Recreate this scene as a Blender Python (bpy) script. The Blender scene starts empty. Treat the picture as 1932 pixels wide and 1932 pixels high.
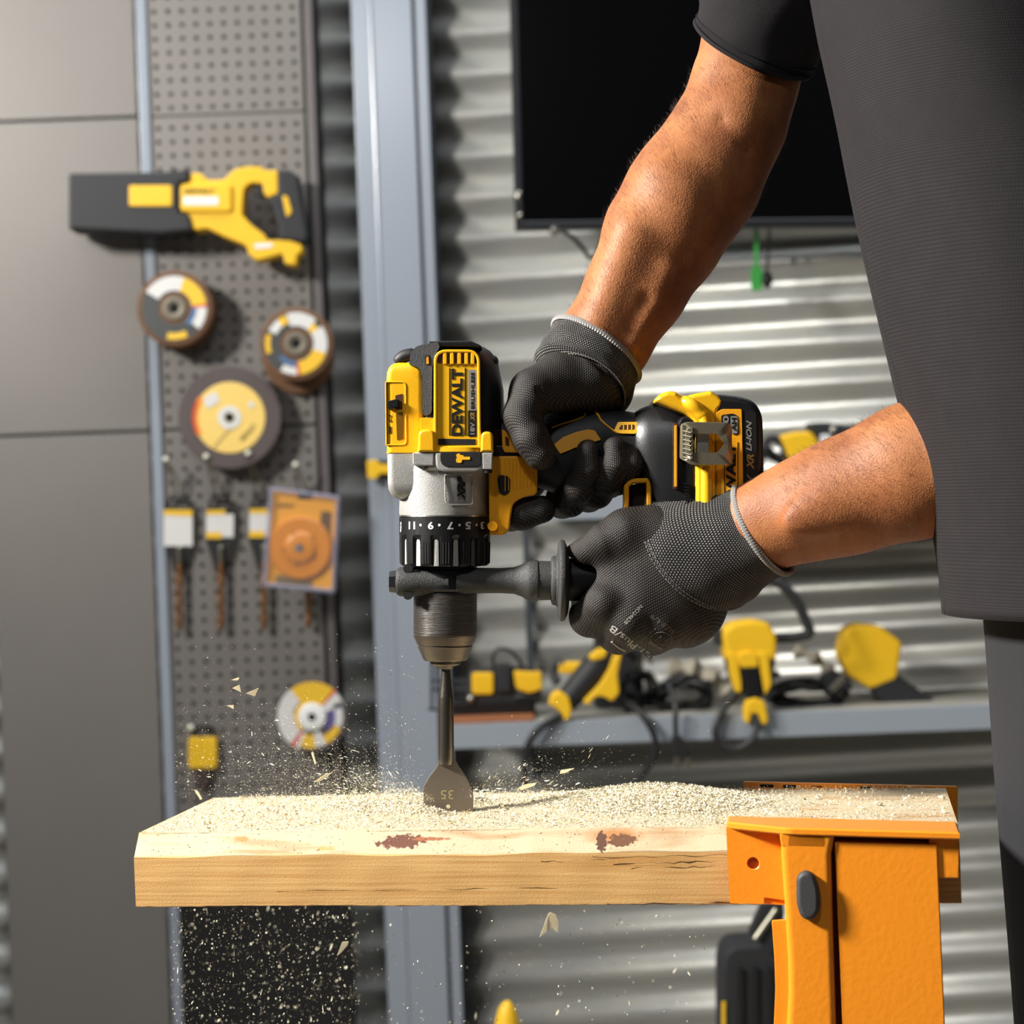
import bpy, bmesh, math, random
import numpy as np
from mathutils import Vector, Matrix, Euler
from mathutils.bvhtree import BVHTree

PI = math.pi
rnd = random.Random(7)
nrg = np.random.RandomState(11)
sc = bpy.context.scene
COL = sc.collection

# ------------------------------------------------------------------ camera
F = 70.0 / 36.0 * 1932.0            # focal length in pixels
ROLL = 0.0373
cR, sR = math.cos(ROLL), math.sin(ROLL)
CAM = Vector((0.0, -1.322, 1.15))
AX_R = Vector((cR, 0, -sR)); AX_U = Vector((sR, 0, cR)); AX_B = Vector((0, -1, 0))
cam_d = bpy.data.cameras.new('camera'); cam = bpy.data.objects.new('camera', cam_d)
COL.objects.link(cam)
cam_d.lens = 70; cam_d.sensor_width = 36; cam_d.sensor_fit = 'AUTO'
cam_d.clip_start = 0.05; cam_d.clip_end = 60
cam.matrix_world = Matrix(((AX_R.x, AX_U.x, AX_B.x, CAM.x), (AX_R.y, AX_U.y, AX_B.y, CAM.y),
                           (AX_R.z, AX_U.z, AX_B.z, CAM.z), (0, 0, 0, 1)))
cam_d.dof.use_dof = True
cam_d.dof.focus_distance = 1.300
cam_d.dof.aperture_fstop = 9.5
sc.camera = cam

# ------------------------------------------------------------------ colour management
sc.view_settings.view_transform = 'Standard'
sc.view_settings.look = 'None'
sc.view_settings.gamma = 1.0
sc.view_settings.use_curve_mapping = False
sc.view_settings.exposure = -0.12
sc.cycles.use_denoising = True
sc.cycles.max_bounces = 7
sc.cycles.diffuse_bounces = 3
sc.cycles.glossy_bounces = 3
sc.cycles.caustics_reflective = False
sc.cycles.caustics_refractive = False

# ------------------------------------------------------------------ world and lights
world = bpy.data.worlds.new('workshop_air'); sc.world = world; world.use_nodes = True
wn = world.node_tree.nodes; wl = world.node_tree.links
bg = wn['Background']
tc = wn.new('ShaderNodeTexCoord'); sp = wn.new('ShaderNodeSeparateXYZ'); rp = wn.new('ShaderNodeValToRGB')
mp = wn.new('ShaderNodeMath'); mp.operation = 'MULTIPLY_ADD'; mp.inputs[1].default_value = .5; mp.inputs[2].default_value = .5
wl.new(tc.outputs['Generated'], sp.inputs[0]); wl.new(sp.outputs['Z'], mp.inputs[0]); wl.new(mp.outputs[0], rp.inputs[0])
rp.color_ramp.elements[0].color = (.08, .075, .07, 1); rp.color_ramp.elements[0].position = .2
rp.color_ramp.elements[1].color = (.42, .45, .50, 1); rp.color_ramp.elements[1].position = .95
e = rp.color_ramp.elements.new(.5); e.color = (.14, .14, .14, 1)
wl.new(rp.outputs[0], bg.inputs[0]); bg.inputs[1].default_value = 0.22

def area(name, loc, target, size, size_y, energy, color=(1, 1, 1), spread=PI):
    d = bpy.data.lights.new(name, 'AREA'); d.shape = 'RECTANGLE'; d.size = size; d.size_y = size_y
    d.energy = energy; d.color = color; d.spread = spread
    o = bpy.data.objects.new(name, d); COL.objects.link(o)
    o.location = loc
    o.rotation_euler = (Vector(target) - Vector(loc)).to_track_quat('-Z', 'Y').to_euler()
    return o
area('key_softbox', (-1.95, -0.52, 2.35), (0.05, 0.0, 1.15), .32, .32, 47, (1, .965, .91), math.radians(84))
area('wall_lamp', (-1.9, 0.55, 2.35), (-.4, 2.34, 1.75), .35, .35, 24, (1, .975, .93), math.radians(108))
area('overhead_fill', (0.3, 1.6, 3.4), (0.3, 2.35, 0), 4.8, 1.0, 46, (.93, .97, 1), math.radians(120))  # unseen overhead light, added to brighten the upward slopes of the sheets
area('front_fill', (-.47, -1.45, 2.82), (0, .5, 1.2), .15, .15, 10, (.96, .98, 1))

# ------------------------------------------------------------------ tags
def tag(o, label=None, cat=None, group=None, kind=None):
    if label: o['label'] = label
    if cat: o['category'] = cat
    if group: o['group'] = group
    if kind: o['kind'] = kind
    return o

def empty(name, mat4, label=None, cat=None, group=None, kind=None):
    o = bpy.data.objects.new(name, None); COL.objects.link(o)
    o.empty_display_size = .02
    o.matrix_world = mat4
    return tag(o, label, cat, group, kind)

# ------------------------------------------------------------------ frames
class Frame:
    """A local frame at a point seen at pixel (ox, oy) at a given depth; drawn in pixel units, u to the right, v down, w to the camera."""
    def __init__(s, ox, oy, depth, yaw=0.0, roll=True, kdepth=None):
        s.ox, s.oy, s.depth = ox, oy, depth
        s.k = (kdepth or depth) / F
        R, U, B = (AX_R, AX_U, AX_B) if roll else (Vector((1, 0, 0)), Vector((0, 0, 1)), Vector((0, -1, 0)))
        loc = CAM + AX_R * ((ox - 966) / F * depth) + AX_U * ((966 - oy) / F * depth) + Vector((0, depth, 0))
        rot = Matrix.Rotation(yaw, 3, U)
        R = rot @ R; B = rot @ B
        s.M = Matrix(((R.x, U.x, B.x, loc.x), (R.y, U.y, B.y, loc.y), (R.z, U.z, B.z, loc.z), (0, 0, 0, 1)))
    def l(s, p):
        return ((p[0] - s.ox) * s.k, (s.oy - p[1]) * s.k, p[2] * s.k)
    def world(s, p):
        return s.M @ Vector(s.l(p))
    def I(s, px, py, w):
        """local pixel coordinates of the point at height w over the frame's plane that is seen at image pixel (px, py)"""
        q = 1 - w / F
        return (966 + (px - 966) * q, 966 + (py - 966) * q, w)

# ------------------------------------------------------------------ materials
def lin(c):
    return tuple((x / 255 / 12.92) if x / 255 <= .04045 else ((x / 255 + .055) / 1.055) ** 2.4 for x in c) + (1,)

MATS = {}
def mat(name, rgb, rough=.5, metal=0.0, bump=0.0, bscale=300, var=0.0, vscale=20, spec=.5, coat=0.0, var_rgb=None,
        trans=0.0, alpha=1.0, sheen=0.0, sss=0.0, stretch=(1, 1, 1), emit=None, bdist=.0006, rvar=0.0):
    if name in MATS: return MATS[name]
    m = bpy.data.materials.new(name); m.use_nodes = True
    n, l = m.node_tree.nodes, m.node_tree.links
    b = n['Principled BSDF']
    c = lin(rgb)
    b.inputs['Base Color'].default_value = c
    b.inputs['Roughness'].default_value = rough
    b.inputs['Metallic'].default_value = metal
    b.inputs['Specular IOR Level'].default_value = spec
    b.inputs['Coat Weight'].default_value = coat
    b.inputs['Coat Roughness'].default_value = .12
    b.inputs['Transmission Weight'].default_value = trans
    b.inputs['Alpha'].default_value = alpha
    b.inputs['Sheen Weight'].default_value = sheen
    b.inputs['Subsurface Weight'].default_value = sss
    if sss: b.inputs['Subsurface Radius'].default_value = (.008, .003, .0015); b.inputs['Subsurface Scale'].default_value = 1
    if emit: b.inputs['Emission Color'].default_value = lin(emit[:3]); b.inputs['Emission Strength'].default_value = emit[3]
    if var or bump or rvar:
        t = n.new('ShaderNodeTexCoord'); mpn = n.new('ShaderNodeMapping'); mpn.inputs['Scale'].default_value = stretch
        l.new(t.outputs['Object'], mpn.inputs[0])
    if var or rvar:
        ns = n.new('ShaderNodeTexNoise'); ns.inputs['Scale'].default_value = vscale; ns.inputs['Detail'].default_value = 6
        l.new(mpn.outputs[0], ns.inputs['Vector'])
    if var:
        mx = n.new('ShaderNodeMix'); mx.data_type = 'RGBA'
        mx.inputs['A'].default_value = tuple(max(0, x * (1 - var)) for x in c[:3]) + (1,)
        mx.inputs['B'].default_value = lin(var_rgb) if var_rgb else tuple(min(1, x * (1 + var)) for x in c[:3]) + (1,)
        l.new(ns.outputs[0], mx.inputs['Factor']); l.new(mx.outputs['Result'], b.inputs['Base Color'])
    if rvar:
        mr = n.new('ShaderNodeMath'); mr.operation = 'MULTIPLY_ADD'; mr.inputs[1].default_value = rvar; mr.inputs[2].default_value = rough - rvar / 2
        l.new(ns.outputs[0], mr.inputs[0]); l.new(mr.outputs[0], b.inputs['Roughness'])
    if bump:
        nb = n.new('ShaderNodeTexNoise'); nb.inputs['Scale'].default_value = bscale; nb.inputs['Detail'].default_value = 3
        l.new(mpn.outputs[0], nb.inputs['Vector'])
        bp = n.new('ShaderNodeBump'); bp.inputs['Strength'].default_value = bump; bp.inputs['Distance'].default_value = bdist
        l.new(nb.outputs[0], bp.inputs['Height']); l.new(bp.outputs[0], b.inputs['Normal'])
    MATS[name] = m
    return m

YEL = mat('yellow_plastic', (238, 178, 22), .36, bump=.15, bscale=900, coat=.15)
YEL2 = mat('yellow_trim_plastic', (240, 165, 25), .4, bump=.1, bscale=900)
BLK = mat('black_rubber', (18, 17, 17), .55, bump=.55, bscale=1500, bdist=.0003)
BLKS = mat('black_plastic_satin', (18, 18, 19), .38, bump=.3, bscale=1300, bdist=.0003)
GRYO = mat('dark_grey_overmould', (70, 70, 71), .6, bump=.8, bscale=1300, bdist=.0004)
SLOT = mat('dark_recess', (12, 9, 7), .8)
VENT = mat('vent_recess_brown', (70, 28, 8), .8)
SILV = mat('cast_aluminium', (176, 174, 169), .45, metal=.45, bump=.7, bscale=1500, bdist=.0003)
LGRY = mat('grey_label', (130, 128, 122), .5)
WHT = mat('white_print', (205, 205, 203), .6)
YPR = mat('yellow_print', (245, 180, 20), .5)
BPR = mat('black_print', (14, 13, 13), .5)
STEEL = mat('bright_steel', (170, 165, 155), .28, metal=1, bump=.1, bscale=800)
PSTL = mat('plated_steel', (150, 143, 122), .36, metal=.8, bump=.25, bscale=250, rvar=.15)
BRASS = mat('brass_plated_bolt', (215, 190, 110), .3, metal=1)

# ------------------------------------------------------------------ mesh builder in pixel units
def offset_poly(pts, d):
    """move a polygon's outline inwards by d"""
    if isinstance(pts, RP):
        raw = pts.raw; o = offset_poly([(p[0], p[1]) for p in raw], d); n = len(raw)
        A = sum(raw[i][0] * raw[(i + 1) % n][1] - raw[(i + 1) % n][0] * raw[i][1] for i in range(n)); q = []
        for i in range(n):
            p0, p1, p2 = raw[i - 1], raw[i], raw[(i + 1) % n]
            cr = (p1[0] - p0[0]) * (p2[1] - p1[1]) - (p1[1] - p0[1]) * (p2[0] - p1[0])
            convex = (cr > 0) == (A > 0)
            q.append((o[i][0], o[i][1], max(.05, p1[2] - d) if convex else p1[2] + d))
        return rpoly(q, 1, pts.seg)
    n = len(pts)
    A = sum(pts[i][0] * pts[(i + 1) % n][1] - pts[(i + 1) % n][0] * pts[i][1] for i in range(n))
    sg = 1 if A > 0 else -1
    out = []
    for i in range(n):
        p0, p1, p2 = pts[i - 1], pts[i], pts[(i + 1) % n]
        e1 = (p1[0] - p0[0], p1[1] - p0[1]); e2 = (p2[0] - p1[0], p2[1] - p1[1])
        l1 = math.hypot(*e1) or 1e-6; l2 = math.hypot(*e2) or 1e-6
        n1 = (-e1[1] / l1 * sg, e1[0] / l1 * sg); n2 = (-e2[1] / l2 * sg, e2[0] / l2 * sg)
        bx, by = n1[0] + n2[0], n1[1] + n2[1]
        q = bx * bx + by * by
        if q < .3: q = .3
        out.append((p1[0] + 2 * bx / q * d, p1[1] + 2 * by / q * d))
    return out

class RP(list):
    """a rounded outline that remembers its corners, so that it can be moved inwards cleanly"""
    raw = None; seg = 4

def rpoly(pts, r=6, seg=4):
    """round a polygon's corners; a point may carry its own radius as a third number"""
    raw = [(p[0], p[1], p[2] if len(p) > 2 else r) for p in pts]
    out = RP(); out.raw = raw; out.seg = seg; n = len(raw)
    for i in range(n):
        p = raw[i]; a, b = raw[i - 1], raw[(i + 1) % n]
        va = (a[0] - p[0], a[1] - p[1]); vb = (b[0] - p[0], b[1] - p[1])
        la, lb = math.hypot(*va) or 1e-6, math.hypot(*vb) or 1e-6
        t = max(.02, min(p[2], la * .48, lb * .48))
        A = (p[0] + va[0] / la * t, p[1] + va[1] / la * t); B = (p[0] + vb[0] / lb * t, p[1] + vb[1] / lb * t)
        for j in range(seg + 1):
            s = j / seg
            out.append(((1 - s) ** 2 * A[0] + 2 * s * (1 - s) * p[0] + s * s * B[0],
                        (1 - s) ** 2 * A[1] + 2 * s * (1 - s) * p[1] + s * s * B[1]))
    return out

def rect(x0, y0, x1, y1, r=4, seg=4):
    return rpoly([(x0, y0), (x1, y0), (x1, y1), (x0, y1)], r, seg)

def circ(cx, cy, r, n=24, ry=None, a0=0):
    ry = ry or r
    return [(cx + r * math.cos(a0 + 2 * PI * i / n), cy + ry * math.sin(a0 + 2 * PI * i / n)) for i in range(n)]

class MB:
    def __init__(s): s.v = []; s.f = []
    def add(s, vs, fs):
        o = len(s.v); s.v += [tuple(p) for p in vs]; s.f += [tuple(i + o for i in f) for f in fs]; return s
    def rings(s, rings, cap0=True, cap1=True, closed=False):
        n = len(rings[0]); vs = [p for r in rings for p in r]; fs = []
        m = len(rings)
        for i in range(m if closed else m - 1):
            a, b = i * n, ((i + 1) % m) * n
            for j in range(n):
                k = (j + 1) % n
                fs.append((a + j, a + k, b + k, b + j))
        if not closed:
            if cap0: fs.append(tuple(range(n)))
            if cap1: fs.append(tuple(range((m - 1) * n, m * n)))
        return s.add(vs, fs)
    def poly(s, pts, w0, w1, bev=0, back=False, seg=2):
        if not isinstance(pts, RP): pts = [(p[0], p[1]) for p in pts]
        rs = []
        if back and bev: rs.append([(x, y, w0) for x, y in offset_poly(pts, bev)]); rs.append([(x, y, w0 + bev) for x, y in pts])
        else: rs.append([(x, y, w0) for x, y in pts])
        if bev:
            sg = 1 if w1 > w0 else -1
            for j in range(seg + 1):
                a = PI / 2 * j / seg
                rs.append([(x, y, w1 - sg * bev * (1 - math.sin(a))) for x, y in offset_poly(pts, bev * (1 - math.cos(a)) + .01)])
        else: rs.append([(x, y, w1) for x, y in pts])
        return s.rings(rs)
    def frame(s, pts, t, w0, w1, bev=1):
        inn = offset_poly(pts, t)
        o2 = offset_poly(pts, bev); i2 = offset_poly(pts, t - bev)
        f = lambda P, w: [(x, y, w) for x, y in P]
        return s.rings([f(pts, w0), f(pts, w1 - bev), f(o2, w1), f(i2, w1), f(inn, w1 - bev), f(inn, w0)], closed=True)
    def box(s, x0, x1, y0, y1, w0, w1, bev=0, r=0):
        return s.poly(rect(x0, y0, x1, y1, r or .1, 3 if r else 1) if r else [(x0, y0), (x1, y0), (x1, y1), (x0, y1)], w0, w1, bev, back=True)
    def lathe(s, axis, c, prof, n=32, cap=True, mod=None, squash=1.0):
        """axis x / y / w through the point c; prof is a list of (position along the axis, radius)"""
        rs = []
        for ti, (t, r) in enumerate(prof):
            ring = []
            for j in range(n):
                a = 2 * PI * j / n
                rr = r * (mod(a, t) if mod else 1)
                u, v = rr * math.cos(a), rr * math.sin(a) * squash
                if axis == 'y': ring.append((c[0] + u, t, c[2] + v))
                elif axis == 'x': ring.append((t, c[1] + u, c[2] + v))
                else: ring.append((c[0] + u, c[1] + v, t))
            rs.append(ring)
        return s.rings(rs, cap, cap)
    def tube(s, path, r, n=8, closed=False, flat=1.0):
        P = [Vector(p) for p in path]; m = len(P); rs = []
        R = r if isinstance(r, (list, tuple)) else [r] * m
        up = Vector((0.13, 0.31, .94)).normalized(); prev = None
        for i in range(m):
            d = (P[(i + 1) % m] - P[i - 1]) if (closed or 0 < i < m - 1) else (P[1] - P[0] if i == 0 else P[-1] - P[-2])
            if d.length < 1e-6: d = Vector((1, 0, 0))
            d.normalize()
            a = (up if prev is None else prev); a = (a - d * a.dot(d))
            if a.length < 1e-4: a = d.orthogonal()
            a.normalize(); b = d.cross(a); prev = a
            rs.append([tuple(P[i] + a * (R[i] * math.cos(2 * PI * j / n)) + b * (R[i] * flat * math.sin(2 * PI * j / n))) for j in range(n)])
        return s.rings(rs, closed=closed)
    def sphere(s, c, r, n=16, m=10, sy=1, sw=1, sx=1):
        rs = []
        for i in range(1, m):
            a = PI * i / m
            rs.append([(c[0] + r * sx * math.sin(a) * math.cos(2 * PI * j / n), c[1] - r * sy * math.cos(a), c[2] + r * sw * math.sin(a) * math.sin(2 * PI * j / n)) for j in range(n)])
        return s.rings(rs)
    def build(s, name, fr, m, parent=None, smooth=35, raw=False):
        me = bpy.data.meshes.new(name)
        vs = s.v if raw else [fr.l(p) for p in s.v]
        me.from_pydata(vs, [], s.f)
        bm = bmesh.new(); bm.from_mesh(me)
        bmesh.ops.recalc_face_normals(bm, faces=bm.faces)
        bm.to_mesh(me); bm.free()
        if smooth:
            me.shade_smooth(); me.set_sharp_from_angle(angle=math.radians(smooth))
        me.materials.append(m)
        o = bpy.data.objects.new(name, me); COL.objects.link(o)
        if smooth and len(s.f) < 4000:
            wnm = o.modifiers.new('normals', 'WEIGHTED_NORMAL'); wnm.keep_sharp = True; wnm.weight = 100
        if parent is not None: o.parent = parent
        elif fr is not None and not raw: o.matrix_world = fr.M
        return o

def catmull(pts, n=6, closed=False):
    P = [np.array(p, float) for p in pts]; m = len(P); out = []
    rng = range(m if closed else m - 1)
    for i in rng:
        p0 = P[i - 1] if (closed or i > 0) else P[0]; p1 = P[i]; p2 = P[(i + 1) % m]
        p3 = P[(i + 2) % m] if (closed or i + 2 < m) else P[-1]
        for j in range(n):
            t = j / n
            out.append(tuple(.5 * ((2 * p1) + (-p0 + p2) * t + (2 * p0 - 5 * p1 + 4 * p2 - p3) * t * t + (-p0 + 3 * p1 - 3 * p2 + p3) * t ** 3)))
    if not closed: out.append(tuple(P[-1]))
    return out

def loft_se(specs, c_w=0, n=40, ex=2.6):
    """rings for a loft along v: specs are (y, xl, xr, half depth[, exponent[, centre w]])"""
    rs = []
    for sp_ in specs:
        y, xl, xr, hw = sp_[:4]; e_ = sp_[4] if len(sp_) > 4 else ex; cw = sp_[5] if len(sp_) > 5 else c_w
        cx, hx = (xl + xr) / 2, (xr - xl) / 2
        ring = []
        for j in range(n):
            a = 2 * PI * j / n; ca, sa = math.cos(a), math.sin(a)
            ring.append((cx + hx * math.copysign(abs(ca) ** (2 / e_), ca), y, cw + hw * math.copysign(abs(sa) ** (2 / e_), sa)))
        rs.append(ring)
    return rs

def loft_x(specs, n=40, ex=2.4):
    """rings for a loft along u: specs are (x, ytop, ybot, half depth[, exponent])"""
    rs = []
    for sp_ in specs:
        x, y0, y1, hw = sp_[:4]; e_ = sp_[4] if len(sp_) > 4 else ex
        cy, hy = (y0 + y1) / 2, (y1 - y0) / 2
        rs.append([(x, cy + hy * math.copysign(abs(math.cos(a)) ** (2 / e_), math.cos(a)), hw * math.copysign(abs(math.sin(a)) ** (2 / e_), math.sin(a)))
                   for a in [2 * PI * j / n for j in range(n)]])
    return rs

def text(name, s, fr, box_, w, m, parent, rot=0, ext=1.0, bold=.0, mapf=None, italic=0.0, keep=False, sub=0):
    """lettering fitted into the pixel box (x0, y0, x1, y1); rot in degrees turns it anticlockwise as seen in the picture"""
    cu = bpy.data.curves.new(name, 'FONT'); cu.body = s; cu.size = 1; cu.extrude = .02; cu.offset = bold; cu.shear = italic
    cu.resolution_u = 3
    t = bpy.data.objects.new(name + '_tmp', cu); COL.objects.link(t)
    dg = bpy.context.evaluated_depsgraph_get()
    me = bpy.data.meshes.new_from_object(t.evaluated_get(dg))
    bpy.data.objects.remove(t); bpy.data.curves.remove(cu)
    if sub:
        bm = bmesh.new(); bm.from_mesh(me)
        bmesh.ops.triangulate(bm, faces=bm.faces)
        bmesh.ops.subdivide_edges(bm, edges=bm.edges, cuts=sub, use_grid_fill=True); bm.to_mesh(me); bm.free()
    V = np.array([v.co for v in me.vertices]); 
    a = math.radians(rot); c_, s_ = math.cos(a), math.sin(a)
    mn, mx = V.min(0), V.max(0)
    x0, y0, x1, y1 = box_
    bw, bh = x1 - x0, y1 - y0
    q = abs(round(rot / 90) * 90 - rot) < 1e-6
    tw, th = (bw, bh) if (not q or round(rot / 90) % 2 == 0) else (bh, bw)
    X = ((V[:, 0] - mn[0]) / (mx[0] - mn[0]) - .5) * tw
    Y = ((V[:, 1] - mn[1]) / (mx[1] - mn[1]) - .5) * th
    Z = (V[:, 2] > 0).astype(float) * ext
    cx, cy = (x0 + x1) / 2, (y0 + y1) / 2
    px = cx + X * c_ - Y * s_; py = cy - (X * s_ + Y * c_)
    for i, v in enumerate(me.vertices):
        p = (px[i], py[i], w + Z[i])
        if mapf: p = mapf(*p)
        v.co = fr.l(p)
    me.materials.clear(); me.materials.append(m)
    o = bpy.data.objects.new(name, me); COL.objects.link(o)
    if parent is not None: o.parent = parent
    else: o.matrix_world = fr.M
    return o

# ------------------------------------------------------------------ signed distance bodies
def sd_cap(P, a, b, ra, rb, fl=(1, 1, 1)):
    a = np.array(a, np.float32); b = np.array(b, np.float32); fl = np.array(fl, np.float32)
    pa = (P - a) / fl; ba = (b - a) / fl
    h = np.clip((pa @ ba) / max(float(ba @ ba), 1e-6), 0, 1)
    d = np.sqrt(((pa - h[..., None] * ba) ** 2).sum(-1))
    return d - (ra + (rb - ra) * h)

def sd_ell(P, c, r, rotz=0, rotm=None):
    q = P - np.array(c, np.float32)
    if rotz:
        cc, ss = math.cos(rotz), math.sin(rotz)
        q = np.stack([q[..., 0] * cc + q[..., 1] * ss, -q[..., 0] * ss + q[..., 1] * cc, q[..., 2]], -1)
    r = np.array(r, np.float32)
    k0 = np.sqrt(((q / r) ** 2).sum(-1)); k1 = np.sqrt(((q / (r * r)) ** 2).sum(-1)) + 1e-6
    return k0 * (k0 - 1) / k1

def smin(a, b, k):
    if k <= 0: return np.minimum(a, b)
    h = np.maximum(k - np.abs(a - b), 0) / k
    return np.minimum(a, b) - h * h * k * .25

def smax(a, b, k): return -smin(-a, -b, k)

def sdf_mesh(fn, lo, hi, h):
    lo = np.array(lo, np.float32); hi = np.array(hi, np.float32)
    n = np.ceil((hi - lo) / h).astype(int) + 1
    ax = [lo[i] + h * np.arange(n[i], dtype=np.float32) for i in range(3)]
    D = np.empty(n, np.float32)
    st = max(1, int(6e5 / (n[1] * n[2])))
    for i in range(0, n[0], st):
        G = np.stack(np.meshgrid(ax[0][i:i + st], ax[1], ax[2], indexing='ij'), -1)
        D[i:i + st] = fn(G)
    S = D < 0
    c = [S[:-1, :-1, :-1], S[1:, :-1, :-1], S[:-1, 1:, :-1], S[1:, 1:, :-1], S[:-1, :-1, 1:], S[1:, :-1, 1:], S[:-1, 1:, 1:], S[1:, 1:, 1:]]
    tot = sum(x.astype(np.int8) for x in c)
    act = (tot > 0) & (tot < 8)
    idx = np.argwhere(act); ids = -np.ones(act.shape, np.int64); ids[act] = np.arange(len(idx))
    off = [(0, 0, 0), (1, 0, 0), (0, 1, 0), (1, 1, 0), (0, 0, 1), (1, 0, 1), (0, 1, 1), (1, 1, 1)]
    vals = np.stack([D[idx[:, 0] + o[0], idx[:, 1] + o[1], idx[:, 2] + o[2]] for o in off], 1)
    pos = np.zeros((len(idx), 3)); cnt = np.zeros(len(idx))
    for i in range(8):
        for j in range(i + 1, 8):
            dd = np.array(off[j]) - np.array(off[i])
            if np.abs(dd).sum() != 1: continue
            a, b = vals[:, i], vals[:, j]; msk = (a < 0) != (b < 0)
            t = np.where(msk, a / np.where(msk, a - b, 1), 0)
            pos += msk[:, None] * (np.array(off[i]) + t[:, None] * dd); cnt += msk
    V = lo + h * (idx + pos / cnt[:, None])
    Fs = []
    for axi in range(3):
        a = [slice(None)] * 3; b = [slice(None)] * 3
        a[axi] = slice(0, -1); b[axi] = slice(1, None)
        ch = S[tuple(a)] != S[tuple(b)]
        e = np.argwhere(ch); u, v = (axi + 1) % 3, (axi + 2) % 3
        ok = (e[:, u] > 0) & (e[:, v] > 0) & (e[:, u] < n[u] - 1) & (e[:, v] < n[v] - 1); e = e[ok]
        ins = S[e[:, 0], e[:, 1], e[:, 2]]
        def cid(du, dv):
            q = e.copy(); q[:, u] -= du; q[:, v] -= dv
            return ids[q[:, 0], q[:, 1], q[:, 2]]
        quad = np.stack([cid(1, 1), cid(0, 1), cid(0, 0), cid(1, 0)], 1)
        quad[~ins] = quad[~ins][:, ::-1]
        Fs.append(quad)
    return V, np.concatenate(Fs)

def mesh_np(name, V, Fq, m, fr=None, parent=None, uv=None, smooth=True, flip=False):
    """V in pixel units (if fr) or metres, Fq quads or triangles"""
    if fr is not None:
        V = np.stack([(V[:, 0] - fr.ox) * fr.k, (fr.oy - V[:, 1]) * fr.k, V[:, 2] * fr.k], 1)
    me = bpy.data.meshes.new(name)
    k = Fq.shape[1]
    if flip: Fq = Fq[:, ::-1]
    me.vertices.add(len(V)); me.vertices.foreach_set('co', V.astype(np.float32).ravel())
    me.loops.add(Fq.size); me.loops.foreach_set('vertex_index', Fq.astype(np.int32).ravel())
    me.polygons.add(len(Fq)); me.polygons.foreach_set('loop_start', (np.arange(len(Fq)) * k).astype(np.int32))
    me.update(calc_edges=True)
    if smooth: me.shade_smooth()
    if uv is not None:
        L = me.uv_layers.new(name='UVMap'); L.data.foreach_set('uv', uv[Fq.ravel()].astype(np.float32).ravel())
    me.materials.append(m)
    o = bpy.data.objects.new(name, me); COL.objects.link(o)
    if parent is not None: o.parent = parent
    elif fr is not None: o.matrix_world = fr.M
    return o
# ================================================================== the setting
def zpix(px, py, depth):
    return CAM + AX_R * ((px - 966) / F * depth) + AX_U * ((966 - py) / F * depth) + Vector((0, depth, 0))

GALV = mat('galvanised_sheet', (174, 178, 180), .42, metal=.68, bump=.25, bscale=40, bdist=.002, var=.14, vscale=7, stretch=(1, 1, 6), rvar=.12, var_rgb=(198, 194, 182))
POSTM = mat('grey_blue_paint', (150, 157, 167), .24, bump=.05, bscale=200)
POSTD = mat('dark_joint_grey', (60, 66, 72), .6)
CONC = mat('concrete_floor', (160, 156, 148), .6, bump=.4, bscale=60, var=.15, vscale=3)

fl = bpy.data.meshes.new('floor'); fl.from_pydata([(-5, -6, 0), (5, -6, 0), (5, 2.75, 0), (-5, 2.75, 0)], [], [(0, 1, 2, 3)])
fl.materials.append(CONC); flo = bpy.data.objects.new('floor', fl); COL.objects.link(flo); tag(flo, kind='structure')

WD = 3.68                               # depth of the corrugated wall from the camera
wall = empty('wall_back', Matrix.Translation((0, CAM.y + WD, 0)), kind='structure')
PITCH = .0762; AMP = .0092
zv = zpix(640, 346, WD).z               # a valley line of the sheets left of the column
def corrugated(x0, x1, slope, zc, zoff):
    nr = int(3.6 / PITCH * 16); vs = []; fs = []
    for i in range(nr):
        z = -.05 + i * PITCH / 16
        y = AMP * math.cos(2 * PI * (z - zc) / PITCH)          # + is away from the camera: a valley
        for x in (x0, x1): vs.append((x, y, z + slope * (x - x0) + zoff))
    for i in range(nr - 1): fs.append((2 * i, 2 * i + 1, 2 * i + 3, 2 * i + 2))
    me = bpy.data.meshes.new('corrugated_sheet'); me.from_pydata(vs, [], fs); me.shade_smooth(); me.materials.append(GALV)
    o = bpy.data.objects.new('corrugated_sheet', me); COL.objects.link(o); o.parent = wall
    so = o.modifiers.new('thick', 'SOLIDIFY'); so.thickness = .0008
    return o
xm = zpix(740, 900, WD).x
corrugated(-2.6, xm, 0.0, zv, 0)
corrugated(xm, 2.6, .0215, zv, 0)

# ------------------------------------------------------------------ steel column
PD = 3.625
fp = Frame(735, 966, PD, roll=False)
col = empty('steel_column', fp.M, kind='structure')
def pbox(name, x0, x1, w0, w1, m, y0=-600, y1=2160, bev=2):
    return MB().box(x0, x1, y0, y1, w0, w1, bev).build(name, fp, m, col)
xo = 735 - 36 - 0                        # column is drawn plumb; its face passes pixel x = 699..812 at mid height
pbox('column_face', 737, 812, -50, 2, POSTM)
pbox('column_flange', 697, 733, -50, -8, POSTM)
pbox('column_edge_bead', 730, 739, -50, 4, POSTM, bev=4)
pbox('column_joint', 811, 819, -50, -14, POSTD, bev=0)
pbox('column_outer_strip', 818, 838, -50, -4, POSTM)

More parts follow.
